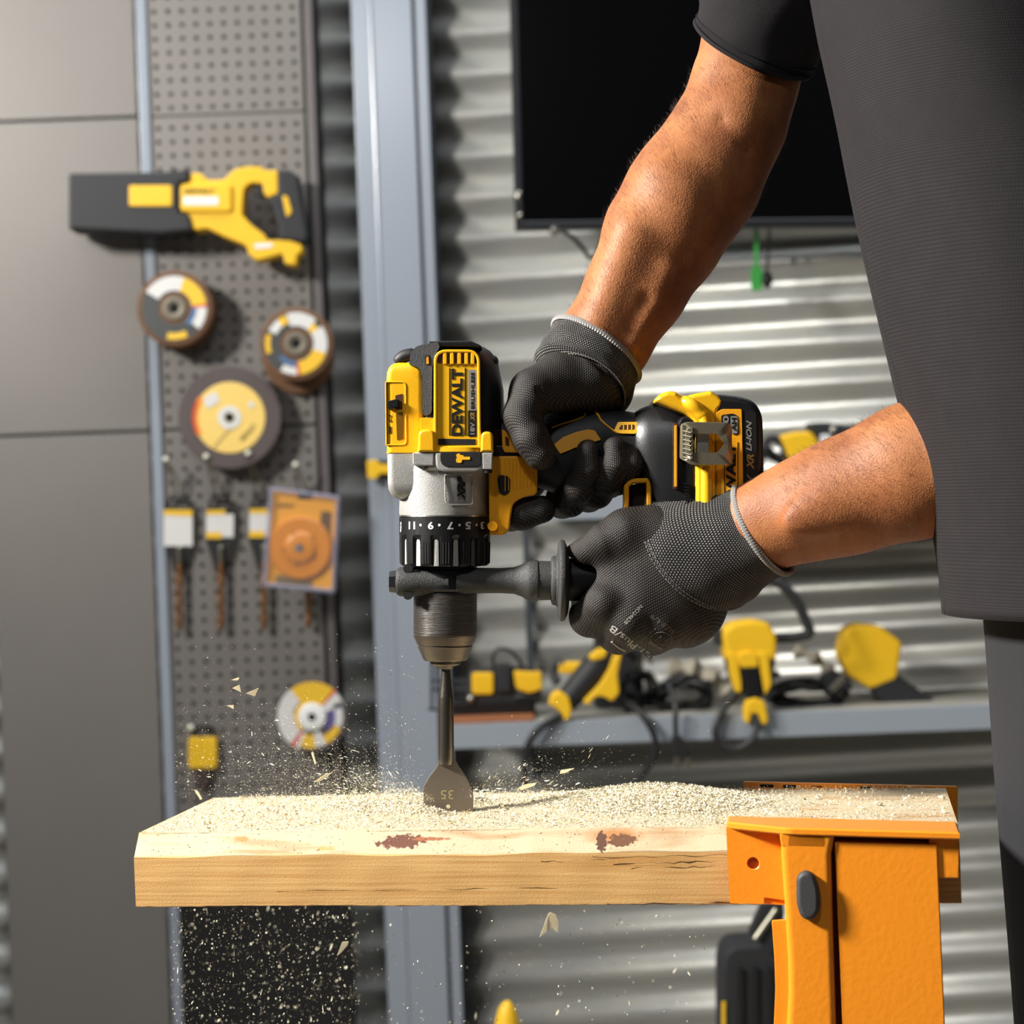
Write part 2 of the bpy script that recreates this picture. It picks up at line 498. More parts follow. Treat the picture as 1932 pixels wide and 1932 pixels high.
# ------------------------------------------------------------------ television
fv = Frame(1290, 220, 3.52)
TVB = mat('black_screen_bezel', (26, 26, 30), .35)
TVS = mat('black_glass_screen', (6, 6, 7), .12, spec=.3)
tv = empty('wall_television', fv.M, 'large black flat screen television mounted on the corrugated wall', 'television')
tvp = [(957, -180), (2000, -180), (2016, 424), (972, 434)]
MB().poly(tvp, -26, -2, 3).build('screen_casing', fv, TVB, tv)
MB().frame(tvp, 16, -3, 4, 2).build('bezel', fv, TVB, tv)
MB().poly(offset_poly(tvp, 15), -3, 0).build('screen', fv, TVS, tv)
MB().sphere((979, 371, 5), 6, sw=.6, sy=1.7).build('bezel_glint', fv, STEEL, tv)  # bright reflections on the bezel, added as small steel beads
MB().sphere((981, 408, 5), 5, sw=.6, sy=1.2).build('bezel_glint', fv, STEEL, tv)
MB().lathe('y', (1047, 0, 0), [(428, 8), (437, 10), (444, 7), (446, 1)], 16).build('control_knob', fv, STEEL, tv)
fc = Frame(1090, 450, 3.6)
cb = MB().tube(catmull([(1055, 436, 10), (1078, 448, 12), (1100, 470, 4), (1112, 486, 2), (1128, 478, 0), (1140, 440, 0)], 6), 4, 8).build('screen_cable', fc, BLK)
tag(cb, 'thin dark cable dangling from the bottom edge of the television', 'cable')
ft = Frame(1427, 490, 3.58)
GRN = mat('green_plastic_tag', (70, 178, 80), .5)
gt = empty('cable_tie_tag', ft.M, 'bright green tag hanging on a strap below the television', 'tag')
MB().poly(rect(1417, 505, 1438, 548, 3), -2, 2, 1).build('tag_plate', ft, GRN, gt)
MB().box(1423, 1431, 434, 508, -1.5, 1.5, .5).build('tag_strap', ft, GRN, gt)
gs = MB().tube(catmull([(1452, 430, 0), (1450, 470, 0), (1447, 512, 0)], 4), 2.5).build('black_hanging_lead', ft, BLK)
g2 = MB().sphere((1447, 528, 0), 11, sy=1.5).build('lead_plug', ft, BLK, gs); g2.matrix_parent_inverse = ft.M.inverted(); g2.matrix_world = ft.M
tag(gs, 'short black lead with a plug end hanging beside the green tag', 'cable')

# ------------------------------------------------------------------ pegboard
PGD = 3.66
fg = Frame(450, 966, PGD, roll=False)
PEG = mat('grey_steel_pegboard', (122, 117, 112), .5, metal=.25, bump=.15, bscale=400, var=.06, vscale=6)
PEGD = mat('dark_pegboard_backing', (62, 61, 60), .7)
RAIL = mat('grey_rail', (104, 98, 97), .42, metal=.3)
BLKP = mat('black_edge_and_dim_panel', (13, 12, 11), .55, bump=.2, bscale=300)  # black of the board edges, also paints the dim lower sheet
def gp(px, py, w=0):                      # image pixel -> this frame's own coordinates on the board plane
    q = fg.M.inverted() @ zpix(px, py, PGD)
    return (fg.ox + q.x / fg.k, fg.oy - q.y / fg.k, w)
peg = empty('pegboard', fg.M, 'tall grey perforated steel pegboard with tools hung on it left of the column', 'pegboard')
xr = gp(573, 200)[0]; xl = gp(288, 0)[0] - 6
seams = [gp(450, -390)[1], gp(450, 213)[1], gp(450, 806)[1], gp(450, 1399)[1]]
SP = 25.4 / (fg.k * 1000)
def peg_panel(y0, y1, row0):
    """a sheet with real round holes: each cell is a square with an octagonal hole"""
    mb = MB(); x = xr - 14; cols = []
    hx = gp(551, 13)[0]
    nc = int((hx - xl) / SP)
    X0 = hx - nc * SP
    cx = [X0 + i * SP for i in range(nc + 1)]
    nrw = int((y1 - row0 - 6) / SP) + 1
    cy = [row0 + j * SP for j in range(nrw)]
    r = 4.4; V = []; Fs = []
    idx = {}
    def vid(p):
        key = (round(p[0], 2), round(p[1], 2))
        if key not in idx: idx[key] = len(V); V.append((p[0], p[1], 0))
        return idx[key]
    for yc in cy:
        for xc in cx:
            h = SP / 2
            sq = [(xc + h, yc), (xc + h, yc + h), (xc, yc + h), (xc - h, yc + h), (xc - h, yc), (xc - h, yc - h), (xc, yc - h), (xc + h, yc - h)]
            oc = [(xc + r * math.cos(a * PI / 4), yc + r * math.sin(a * PI / 4)) for a in range(8)]
            for a in range(8):
                b = (a + 1) % 8
                Fs.append((vid(sq[a]), vid(sq[b]), vid(oc[b]), vid(oc[a])))
    L, R_, T, B = cx[0] - SP / 2, cx[-1] + SP / 2, cy[0] - SP / 2, cy[-1] + SP / 2
    mb.add(V, Fs)
    for (a, b, c, d) in ((xl, L, y0, y1), (R_, xr, y0, y1), (L, R_, y0, T), (L, R_, B, y1)):
        if b - a > .2 and d - c > .2: mb.add([(a, c, 0), (b, c, 0), (b, d, 0), (a, d, 0)], [(0, 1, 2, 3)])
    o = mb.build('perforated_panel', fg, PEG, peg, smooth=0)
    so = o.modifiers.new('thick', 'SOLIDIFY'); so.thickness = .0012; so.offset = 0
    return o
r1 = gp(551, 13)[1]; r0 = r1 - math.floor((r1 - seams[0] - 8) / SP) * SP
peg_panel(seams[0] + 2, seams[1] - 2.5, r0)
peg_panel(seams[1] + 2.5, seams[2] - 2.5, gp(562, 233)[1])
peg_panel(seams[2] + 2.5, seams[3] + 160, gp(575, 824)[1])
MB().box(xl - 2, xr + 2, seams[0], 1640, -14, -9).build('backing_sheet', fg, PEGD, peg)
x1 = gp(596, 300)[0]
MB().box(xr + 3, xr + 8, seams[0], 2200, -40, 0, 1).build('inner_edge', fg, BLKP, peg)
MB().box(xr + 8, xr + 24, seams[0], 2200, -55, 8, 3).build('edge_rail', fg, RAIL, peg)
MB().box(xr + 24, xr + 33, seams[0], 2200, -60, -4, 1).build('outer_edge', fg, BLKP, peg)
MB().box(xl - 26, xl - 6, seams[0], 2200, -50, 8, 3).build('edge_rail', fg, POSTM, peg)
cab = MB().box(xl - 6, xr + 34, 1575, 2200, 9, 16, 2).build('added_dark_panel', fg, BLKP)  # added sheet; its black stands for the darkness low on the pegboard
tag(cab, 'added black sheet painting in the dim lower pegboard, seen under the wooden board', 'panel')
# a second board further left, beyond the photograph's edge
peg2 = empty('pegboard', fg.M, 'neighbouring grey sheet board at the far left of the wall', 'pegboard')
MB().box(xl - 330, xl - 32, seams[0], seams[1] - 3, -2, 0, .5).build('board_sheet', fg, PEG, peg2)
MB().box(xl - 330, xl - 32, seams[1] + 3, seams[2] - 3, -2, 0, .5).build('board_sheet', fg, PEG, peg2)
MB().box(xl - 330, xl - 32, seams[2] + 3, 2200, -2, 0, .5).build('board_sheet', fg, PEG, peg2)

# ------------------------------------------------------------------ shelves on the right
SHM = mat('grey_shelf_paint', (146, 153, 161), .4, bump=.08, bscale=150)
SHT = mat('worn_shelf_top', (150, 146, 136), .55, bump=.2, bscale=80, var=.2, vscale=12)
RUST = mat('rusty_brown_board', (140, 84, 48), .7, var=.25, vscale=20)
fs_ = Frame(1225, 1380, 3.36, roll=False)
sh = empty('tool_shelf', fs_.M, 'grey painted steel shelf carrying a row of corded power tools', 'shelf')
def sl(px, py, w=0):
    q = fs_.M.inverted() @ zpix(px, py, 3.36)
    return (fs_.ox + q.x / fs_.k, fs_.oy - q.y / fs_.k, w)
a = sl(848, 1372); b = sl(1700, 1334); c = sl(1225, 1400)
y0s = sl(1225, 1353)[1]; y1s = sl(1225, 1400)[1]
MB().box(a[0], 2150, y0s, y1s, -8, 0, 2).build('front_beam', fs_, SHM, sh)
MB().box(a[0] + 3, 2150, y0s + 1, y0s + 8, -345, -8, 1).build('shelf_deck', fs_, SHT, sh)
MB().box(a[0] - 6, a[0] + 160, y0s - 7, y0s + .5, -120, -2, 1).build('packing_board', fs_, RUST, sh)
for xx in (a[0] - 10, 2150):
    MB().box(xx, xx + 14, -200, 2300, -346, -330, 2).build('upright', fs_, POSTD, sh)
fu = Frame(1300, 946, 3.40, roll=False)
us = empty('upper_tool_shelf', fu.M, 'upper grey shelf behind the gloved hands with a grinder lying on it', 'shelf')
yu0 = 946 - 20; 
MB().box(985, 2150, yu0, yu0 + 47, -8, 0, 2).build('front_beam', fu, SHM, us)
MB().box(985, 2150, yu0 + 1, yu0 + 8, -300, -8, 1).build('shelf_deck', fu, SHT, us)
MB().box(985, 999, yu0, 1500, -302, -288, 1).build('upright', fu, POSTD, us)
# ================================================================== things hung on the pegboard
def Z(pts, s, ox, oy): return [(p[0] / s + ox, p[1] / s + oy) + tuple(p[2:]) for p in pts]
YW = mat('yellow_tool_housing', (236, 186, 30), .45)
BW = mat('black_tool_rubber', (34, 34, 36), .6)
# reciprocating saw
f = Frame(450, 410, 3.60)
s = empty('reciprocating_saw', f.M, 'yellow and black cordless reciprocating saw lying flat against the upper pegboard', 'power tool')
body = Z([(100, 340), (190, 325), (200, 240), (300, 245), (345, 305), (500, 300), (590, 210), (700, 180), (850, 185), (862, 215), (990, 215), (995, 430),
          (900, 470), (862, 430), (850, 340), (740, 335), (685, 385), (665, 620), (760, 720), (870, 800), (890, 850), (1100, 850), (1210, 890), (1212, 960), (1160, 990),
          (1158, 1080), (1050, 1070), (1035, 975), (800, 1040), (725, 985), (700, 900), (500, 820), (350, 745), (230, 765), (192, 700), (190, 620), (110, 600)], 4.83, 322, 280)
MB().poly(rpoly(body, 5, 3), -28, 24, 5).build('housing', f, YW, s)
MB().poly(rect(345, 352, 441, 404, 8), 20, 32, 4).build('motor_cover', f, YW, s)
MB().poly(rpoly(Z([(-900, 250), (-60, 240), (185, 215), (195, 330), (98, 340), (98, 600), (190, 625), (230, 770), (-60, 800), (-900, 760)], 4.83, 322, 280), 6), -38, 34, 8).build('front_boot', f, BW, s)
MB().poly(rect(250, 355, 331, 395, 5), 30, 37, 3).build('boot_inset', f, YW, s)
MB().poly(rpoly(Z([(985, 215), (1090, 212), (1175, 270), (1200, 450), (1262, 800), (1240, 880), (1100, 852), (1010, 850), (1000, 740), (940, 560), (885, 480), (990, 430)], 4.83, 322, 280), 6), -24, 27, 7).build('rear_handle', f, BW, s)
MB().poly(rpoly(Z([(1030, 448), (1080, 455), (1122, 600), (1072, 650)], 4.83, 322, 280), 4), 24, 29, 2).build('handle_inset', f, YW, s)
MB().poly(rpoly(Z([(745, 345), (848, 340), (858, 430), (830, 460), (800, 430)], 4.83, 322, 280), 4), -12, 14, 4).build('trigger', f, BW, s)
LB = mat('white_paper_label', (222, 222, 222), .5)
MB().poly(rect(351, 376, 417, 392, 4), 31, 33, .5).build('rating_label', f, LB, s)
MB().poly(rpoly(Z([(775, 885), (935, 878), (950, 915), (790, 935)], 4.83, 322, 280), 3), 23.5, 25).build('rating_label', f, LB, s)
text('lettering', 'DEWALT', f, (353, 361, 410, 371), 31.5, BPR, s, bold=.03)
MB().lathe('x', (0, 430, 0), [(200, 3), (262, 3)], 8).build('blade_shaft', f, STEEL, s)

# abrasive discs
FLAP = mat('brown_abrasive_flaps', (112, 80, 56), .85, bump=1, bscale=300, var=.25, vscale=80)
DISC = mat('dark_abrasive_disc', (92, 82, 80), .9, bump=1, bscale=500, bdist=.001, var=.15, vscale=200)
LY = mat('yellow_disc_label', (238, 190, 50), .45); LW = mat('white_disc_label', (218, 216, 212), .45)
LK = mat('dark_disc_label', (66, 68, 66), .5); LBL = mat('blue_disc_label', (80, 110, 150), .5); LR = mat('red_disc_label', (205, 66, 44), .5)
LP = mat('pale_yellow_disc_label', (240, 204, 112), .45); LO = mat('orange_disc_label', (240, 140, 40), .5); LV = mat('violet_disc_label', (96, 84, 140), .5)
HUBM = mat('grey_disc_hub', (122, 114, 100), .5, metal=.5); HOLE = mat('black_hole', (8, 8, 8), .9)
def sector(fr, c, r0, r1, a0, a1, w, m, root, name='label_patch'):
    n = max(3, int(abs(a1 - a0) / 8)); a = [math.radians(a0 + (a1 - a0) * i / n) for i in range(n + 1)]
    p = [(c[0] + r1 * math.cos(t), c[1] + r1 * math.sin(t)) for t in a] + [(c[0] + r0 * math.cos(t), c[1] + r0 * math.sin(t)) for t in reversed(a)]
    return MB().poly(p, w - .5, w + .5).build(name, fr, m, root)
def flap_disc(cx, cy, w, R, label, front=True, group=None, secs=(), hub=HUBM):
    f = Frame(cx, cy, 3.66)
    r = empty('flap_disc', f.M, label, 'abrasive disc', group)
    MB().lathe('w', (cx, cy), [(w - 9, R - 6), (w - 8, R), (w + 1, R), (w + 5, R - 7), (w + 5.1, 20)], 40).build('flaps', f, FLAP, r)
    if front:
        MB().lathe('w', (cx, cy), [(w + 4, R - 8), (w + 5.6, R - 9), (w + 5.8, 30), (w + 1, 24)], 40).build('backing_plate', f, LK, r)
        for (a0, a1, m, *rr) in secs:
            sector(f, (cx, cy), rr[0] if rr else 33, rr[1] if rr else R - 10, a0, a1, w + 6.6, m, r)
        MB().lathe('w', (cx, cy), [(w + 2, 23), (w + 8, 22), (w + 9, 16), (w + 7, 9.5), (w - 5, 9)], 30).build('hub', f, hub, r)
        MB().lathe('w', (cx, cy), [(w + 1, 9.6), (w + 7.2, 9.4)], 20).build('bore', f, HOLE, r)
    return r
flap_disc(341, 589, 66, 70, 'flap disc hung at the left edge of the pegboard, front one of its stack', secs=[(-150, -72, LW), (-72, -8, LY), (-8, -2, LR), (-2, 40, LW, 42, 60), (-2, 50, LBL, 33, 42), (64, 104, LY, 46, 58)])
for i, q in enumerate(('second from the front', 'third from the front', 'rearmost, against the board')):
    flap_disc(342, 590 + i, 48 - 17 * i, 70, 'plain brown flap disc in the stack at the pegboard left edge, ' + q, False, 'discs of the left stack')
flap_disc(566, 654, 62, 68, 'flap disc facing out in the stack beside the pegboard rail, white and yellow label', secs=[(-108, -50, LW), (-50, -34, LY, 33, 50), (-34, 18, LW), (18, 82, LY), (82, 88, LR), (88, 120, LW, 44, 58), (88, 140, LBL, 33, 42), (160, 198, LY, 48, 57), (205, 232, LW, 40, 56), (232, 250, LY, 40, 56)])
flap_disc(566, 656, 46, 68, 'brown flap disc directly behind the labelled one beside the pegboard rail', False)
flap_disc(565, 677, 16, 67, 'brown flap disc hanging lowest and rearmost in the stack beside the rail', False)
# grinding disc
f = Frame(434, 788, 3.62)
g = empty('grinding_disc', f.M, 'large dark grinding disc with a pale yellow label hung below the flap discs', 'abrasive disc')
MB().lathe('w', (434, 788), [(-8, 95), (-7, 97), (4, 97), (6, 94), (6.1, 18)], 56).build('abrasive_wheel', f, DISC, g)
MB().lathe('w', (434, 788), [(4, 67), (7, 67), (7.3, 62), (7.3, 10)], 48).build('paper_label', f, LP, g)
sector(f, (434, 788), 60, 69.5, 150, 215, 7.6, LO, g)
sector(f, (434, 788), 65, 70, 155, 205, 8.2, LR, g)
sector(f, (434, 788), 10, 22, 0, 359.9, 8.2, LW, g, 'centre_ring')
MB().lathe('w', (434, 788), [(6, 8.5), (10, 8.3)], 20).build('bore', f, HOLE, g)
MB().poly(rpoly([(384, 752), (408, 738), (416, 758), (392, 772)], 6), 7, 8.4).build('label_patch', f, LW, g)
MB().poly(circ(475, 764, 6), 7, 8.4).build('label_patch', f, LW, g)
text('lettering', 'DEWALT', f, (450, 812, 488, 820), 8.2, BPR, g, rot=47, ext=.5)
MB().box(-24, 24, -.6, .6, 0, 1).build('print_line', f, LGRY, g).matrix_local = Matrix.Translation(((420 - 434) * f.k + 24 * 0, (788 - 826) * f.k, 8 * f.k)) @ Matrix.Rotation(math.radians(48), 4, 'Z') @ Matrix.Translation((434 * f.k, -788 * f.k, 0))
# lower disc with white hub
flap = Frame(589, 1352, 3.62)
g = empty('cutting_disc', flap.M, 'thin cutting disc with a bright white hub hung low on the pegboard above the wood', 'abrasive disc')
MB().lathe('w', (589, 1352), [(-6, 66), (0, 67), (1, 66), (1.2, 18)], 48).build('abrasive_wheel', flap, DISC, g)
for a0, a1, m, *rr in [(-128, -52, LY, 26, 66), (-52, -46, LR, 26, 66), (-46, -20, LW, 26, 64), (-28, -18, LBL, 44, 62), (-20, 40, LV, 30, 44), (-18, 20, LW, 44, 58), (22, 62, LY, 42, 58), (62, 84, LW, 30, 58), (84, 112, LY, 34, 60), (112, 120, LW, 26, 66), (120, 128, LR, 26, 66), (128, 186, LW, 34, 66), (120, 232, LY, 26, 34), (186, 232, LW, 36, 66)]:
    sector(flap, (589, 1352), rr[0], rr[1], a0, a1, 1.8, m, g)
MB().lathe('w', (589, 1352), [(0, 27), (5, 26), (7, 22), (7.2, 8.5)], 30).build('hub', flap, mat('white_hub', (240, 240, 236), .35), g)
MB().lathe('w', (589, 1352), [(3, 9), (8, 8.6)], 5).build('bore', flap, HOLE, g)

# hooks
HOOKM = mat('galvanised_wire', (150, 146, 130), .35, metal=.9)
def hook(x0, y0, x1, y1, label, w1=52):
    f = Frame(x1, y1, 3.66)
    h = empty('wire_hook', f.M, label, 'hook')
    for dx in (-4, 7):
        MB().tube([(x1 + dx * 1.6, y1 + 6, 1), (x0 + dx * .4, y0 + 2, w1)], 1.9, 8).build('wire', f, HOOKM, h)
    MB().sphere((x0, y0, w1), 5.5).build('tip_ball', f, mat('bright_hook_tip', (226, 224, 205), .35), h)
hook(397, 863, 418, 940, 'wire hook with a bright tip in front of the grinding disc, left of the two')
hook(475, 857, 492, 935, 'wire hook with a bright tip over the right part of the grinding disc')
hook(563, 878, 572, 930, 'wire hook with a bright tip holding up the blister pack')
hook(322, 868, 345, 940, 'wire hook at the left edge that carries the white drill bit card')

# drill bit cards
CARD = mat('black_display_card', (30, 29, 29), .5); BITM = mat('bronze_drill_bit', (140, 100, 66), .4, metal=.6, var=.3, vscale=60)
def bit_card(x, label, lab=None, y0=940, top=True, white=False, w=10, ylab=None, ybot=1192):
    f = Frame(x, 1030, 3.66 - w * .001)
    r = empty('drill_bit_pack', f.M, label, 'drill bit', None)
    if top:
        MB().frame(rpoly([(x - 20, y0), (x + 20, y0), (x + 26, y0 + 34), (x - 26, y0 + 34)], 6), 5, 0, 5, 1).build('hanger_loop', f, CARD, r)
        MB().poly(rpoly([(x - 26, y0 + 18), (x + 26, y0 + 18), (x + 27, y0 + 80), (x + 14, y0 + 120), (x + 10, y0 + 140), (x - 10, y0 + 140), (x - 14, y0 + 120), (x - 27, y0 + 80)], 5), 0, 5, 1).build('card', f, CARD, r)
        yl = ylab or y0 + 22
        if white:
            MB().poly([(x - 28, yl), (x + 26, yl), (x + 26, yl + 68), (x - 28, yl + 68)], 5, 6).build('paper_label', f, LW, r)
            MB().poly([(x - 28, yl), (x + 26, yl), (x + 26, yl + 12), (x - 28, yl + 10)], 6, 6.8).build('label_stripe', f, LY, r)
        else:
            MB().poly([(x - 26, yl + 8), (x + 26, yl + 8), (x + 25, yl + 52), (x - 26, yl + 50)], 5, 6).build('paper_label', f, LW, r)
            MB().poly([(x - 25, yl), (x + 10, yl), (x + 10, yl + 9), (x - 25, yl + 9)], 6, 6.8).build('label_stripe', f, LY, r)
            MB().poly([(x - 26, yl + 42), (x + 3, yl + 42), (x + 3, yl + 54), (x - 26, yl + 54)], 6, 6.8).build('label_stripe', f, LY, r)
    yb = y0 + 90
    MB().lathe('y', (x + 2, 0, 9), [(yb, 4), (yb + 2, 5.5), (yb + 28, 5.5), (yb + 32, 4.6)], 12).build('shank', f, HOOKM, r)
    n = 30; prof = [(yb + 32 + (ybot - yb - 38) * i / n, 6.2) for i in range(n + 1)] + [(ybot, 1)]
    MB().lathe('y', (x + 2, 0, 9), prof, 16, mod=lambda a, t: 1 - .42 * max(0, math.cos(2 * a + t * .17)) ** 2).build('fluted_bit', f, BITM, r, smooth=60)
bit_card(338, 'drill bit on a card with a large white label, left edge of the pegboard', white=True)
bit_card(416, 'drill bit on a black card with white and yellow label, just below the grinding disc')
bit_card(497, 'drill bit on a black card half hidden behind the orange blister pack', y0=938, ybot=1190)
bit_card(581, 'bronze drill bit poking out below the orange blister pack', y0=950, ybot=1186)

# blister pack with a cup wheel
f = Frame(568, 1020, 3.58)
PLAS = mat('clear_lilac_plastic', (165, 165, 188), .25, alpha=.45); CLR = mat('clear_plastic_sheet', (235, 235, 245), .08, alpha=.03)
ORG = mat('orange_card', (232, 160, 24), .45); ORD = mat('orange_cup_wheel', (206, 126, 16), .35)
b = empty('blister_pack', f.M, 'clear blister pack with an orange cup wheel hung in front of the pegboard edge', 'package')
out = [(509, 918), (643, 936), (634, 1120), (496, 1107)]
MB().frame(rpoly(out, 8), 9, 0, 16, 3).build('plastic_rim', f, PLAS, b)
MB().poly(rpoly(offset_poly(out, 6), 5), 0, 2).build('card', f, ORG, b)
MB().poly(rpoly([(521, 1084), (590, 1096), (588, 1110), (519, 1103)], 2), 2, 3).build('card_panel', f, mat('grey_card_panel', (120, 100, 60), .5), b)
MB().poly(rpoly([(606, 964), (626, 966), (624, 1010), (604, 990)], 4), 2, 3).build('card_panel', f, mat('dark_card_panel', (96, 66, 24), .5), b)
MB().poly(rect(562, 931, 590, 942, 5), 2, 3).build('hanging_slot', f, HOLE, b)
MB().lathe('w', (568, 1034), [(2, 60), (8, 60), (12, 56), (12, 32), (16, 28), (18, 22), (18, 8), (14, 7)], 40, squash=1).build('cup_wheel', f, ORD, b)
for a in range(5):
    t = math.radians(72 * a + 30)
    MB().lathe('w', (568 + 30 * math.cos(t), 1034 + 30 * math.sin(t)), [(11, 3.4), (15, 3.2)], 12).build('wheel_hole', f, mat('brown_hole', (90, 50, 12), .8), b)
MB().lathe('w', (565, 1034), [(14, 8), (19, 7)], 6).build('hub_nut', f, mat('blue_grey_hub', (88, 108, 112), .4), b)
text('lettering', 'DEWALT', f, (524, 950, 556, 958), 2.5, BPR, b, rot=0, ext=.6)
MB().poly(rpoly(offset_poly(out, 8), 6), 20, 21).build('clear_cover', f, CLR, b)
# small yellow pack low on the board
f = Frame(385, 1420, 3.655)
y = empty('yellow_accessory_pack', f.M, 'small yellow accessory pack hung low at the left of the pegboard', 'package')
MB().poly(rect(357, 1389, 411, 1449, 8), 0, 14, 4).build('yellow_card', f, YW, y)
MB().frame(rpoly([(362, 1368), (402, 1368), (406, 1394), (360, 1394)], 7), 6, 0, 6, 1).build('hanger_loop', f, CARD, y)
MB().poly(rpoly([(364, 1446), (404, 1446), (392, 1490), (378, 1490)], 5), 2, 10, 3).build('pack_tail', f, mat('dark_brown_plastic', (62, 50, 44), .6), y)  # dark brown tail hanging below the card
MB().sphere((365, 1370, 30), 6).build('hook_tip', f, MATS['bright_hook_tip'], y)
# yellow clamp on the column
f = Frame(735, 886, 3.611)
c = empty('yellow_bar_clamp', f.M, 'small yellow clamp sticking out beside the column behind the drill', 'clamp')
MB().poly(rpoly([(692, 869), (712, 867), (716, 876), (800, 880), (800, 896), (716, 894), (712, 904), (694, 904)], 4), -8, 8, 3).build('clamp_jaw', f, YW, c)
MB().box(708, 800, 868, 902, -14, -7, 2).build('clamp_bar', f, BW, c)
# ================================================================== tools on the shelves
CBL = mat('black_cable', (26, 26, 27), .5)
RAG = mat('off_white_cloth', (186, 178, 160), .8, var=.15, vscale=30, bump=.5, bscale=80)
f = Frame(930, 1300, 3.45)
p = empty('corded_jigsaw', f.M, 'black and yellow saw with a looped cord at the left end of the shelf', 'power tool')
MB().poly(rpoly([(884, 1262), (990, 1258), (1024, 1272), (1022, 1310), (1000, 1345), (900, 1350), (878, 1320)], 10), -40, 6, 8).build('motor_body', f, BW, p)
MB().poly(rect(890, 1268, 932, 1310, 8), -46, 14, 5).build('yellow_guard', f, YW, p)
MB().poly(rpoly([(968, 1264), (1022, 1268), (1024, 1300), (998, 1308), (974, 1300)], 7), -46, 14, 5).build('yellow_housing', f, YW, p)
MB().poly(rect(936, 1252, 964, 1306, 6), -30, 16, 5).build('spindle', f, BW, p)
MB().lathe('w', (985, 1328), [(-20, 20), (10, 20), (14, 16), (14.1, 4)], 24).build('side_cap', f, BLKS, p)
MB().poly(rpoly([(836, 1326), (1010, 1318), (1012, 1354), (850, 1356)], 5), -90, 10, 4).build('base_plate', f, BLKS, p)
MB().sphere((888, 1318, 12), 8).build('knob', f, STEEL, p)
MB().tube(catmull([(932, 1262, 0), (930, 1240, 0), (940, 1225, 0), (962, 1228, 0), (980, 1246, 0), (988, 1262, 0)], 6), 3.5).build('cord', f, CBL, p)
fw = Frame(850, 1300, 3.45)
w = empty('wire_rack', fw.M, 'thin dark wire rack beside the column at the shelf end', 'rack')
for pth in ([(815, 1245, 0), (815, 1340, 0)], [(812, 1285, 0), (900, 1285, 0)], [(812, 1300, 0), (900, 1303, 0)], [(808, 1338, 0), (900, 1342, 0)]):
    MB().tube(pth, 3).build('wire', fw, CBL, w)
# angle grinder
f = Frame(1110, 1290, 3.385)
p = empty('angle_grinder', f.M, 'slanted black and yellow grinder with a yellow cable end, mid shelf', 'power tool')
MB().tube([(1052, 1340, 0), (1078, 1312, 0), (1112, 1272, 0), (1140, 1236, 0)], [20, 24, 27, 25], 16).build('motor_body', f, BW, p)
MB().poly(rpoly([(1034, 1326), (1040, 1308), (1056, 1301), (1072, 1312), (1078, 1335), (1074, 1354), (1062, 1356), (1056, 1340), (1046, 1332)], 5), -14, 36, 5).build('cable_end_cap', f, YW, p)
MB().poly(rpoly([(1098, 1322), (1130, 1288), (1146, 1262), (1156, 1236), (1172, 1232), (1164, 1272), (1168, 1306), (1154, 1322), (1138, 1312), (1124, 1312), (1108, 1330)], 6), -10, 26, 5).build('yellow_side', f, YW, p)
MB().poly(rpoly([(1108, 1236), (1128, 1222), (1146, 1224), (1140, 1240), (1116, 1246)], 5), 0, 30, 5).build('yellow_head', f, YW, p)
MB().poly(rect(1154, 1210, 1172, 1232, 5), -6, 22, 4).build('yellow_head', f, YW, p)
MB().poly(rect(1054, 1250, 1100, 1272, 6), -30, -4, 5).build('yellow_tail', f, YW, p)
MB().tube(catmull([(1058, 1346, 30), (1022, 1366, 44), (1000, 1392, 48), (991, 1430, 44), (990, 1500, 34)], 6), 7.5).build('cord', f, CBL, p)
MB().tube(catmull([(1052, 1290, -10), (1044, 1270, -20), (1052, 1252, -20), (1064, 1258, -10)], 6), 9).build('guard_ring', f, BW, p)
# black case behind the glove
f = Frame(1160, 1220, 3.5)
cs = MB().poly(rect(1122, 1170, 1215, 1337, 5), -60, -20, 5).build('black_case', f, BW); tag(cs, 'tall black case behind the slanted grinder, mostly hidden by the glove', 'case')
# cable tangles
def tangle(cx, cy, rx, ry, n, seed, label, depth=3.48, r=5):
    f = Frame(cx, cy, depth); q = random.Random(seed); pts = []
    for i in range(n * 9):
        a = i / 9 * 2 * PI; rr = .55 + .45 * q.random()
        pts.append((cx + rx * rr * math.cos(a) + q.uniform(-6, 6), cy + ry * rr * math.sin(a) + q.uniform(-4, 4), q.uniform(-40, 40)))
    o = MB().tube(catmull(pts, 3), r, 6).build('coiled_cable', f, CBL); tag(o, label, 'cable'); return o
tangle(1290, 1312, 62, 34, 7, 3, 'tangled black cable heaped on the shelf between grinder and drill')
tangle(1520, 1310, 80, 26, 8, 5, 'tangled black cable heaped on the shelf at the right')
tangle(1198, 1300, 40, 40, 5, 8, 'small loop of black cable just below the gloved fist')
tangle(1450, 884, 30, 42, 5, 9, 'coil of black cable beside the battery on the upper shelf', 3.5)
def cord(name, pts, r, label, depth=3.365):
    f = Frame(pts[0][0], pts[0][1], depth)
    o = MB().tube(catmull(pts, 6), r, 8).build(name, f, CBL); tag(o, label, 'cable'); return o, f
cord('hanging_cable', [(1180, 1326, -30), (1208, 1345, 20), (1232, 1385, 30), (1232, 1425, 25), (1210, 1462, 10), (1178, 1500, 0)], 6.5, 'black cable curling down over the shelf edge left of the hanging plug')
o, f = cord('hanging_plug', [(1262, 1290, -20), (1272, 1330, 25), (1272, 1360, 28), (1274, 1395, 26)], 5, 'black two pin plug hanging down over the shelf edge')
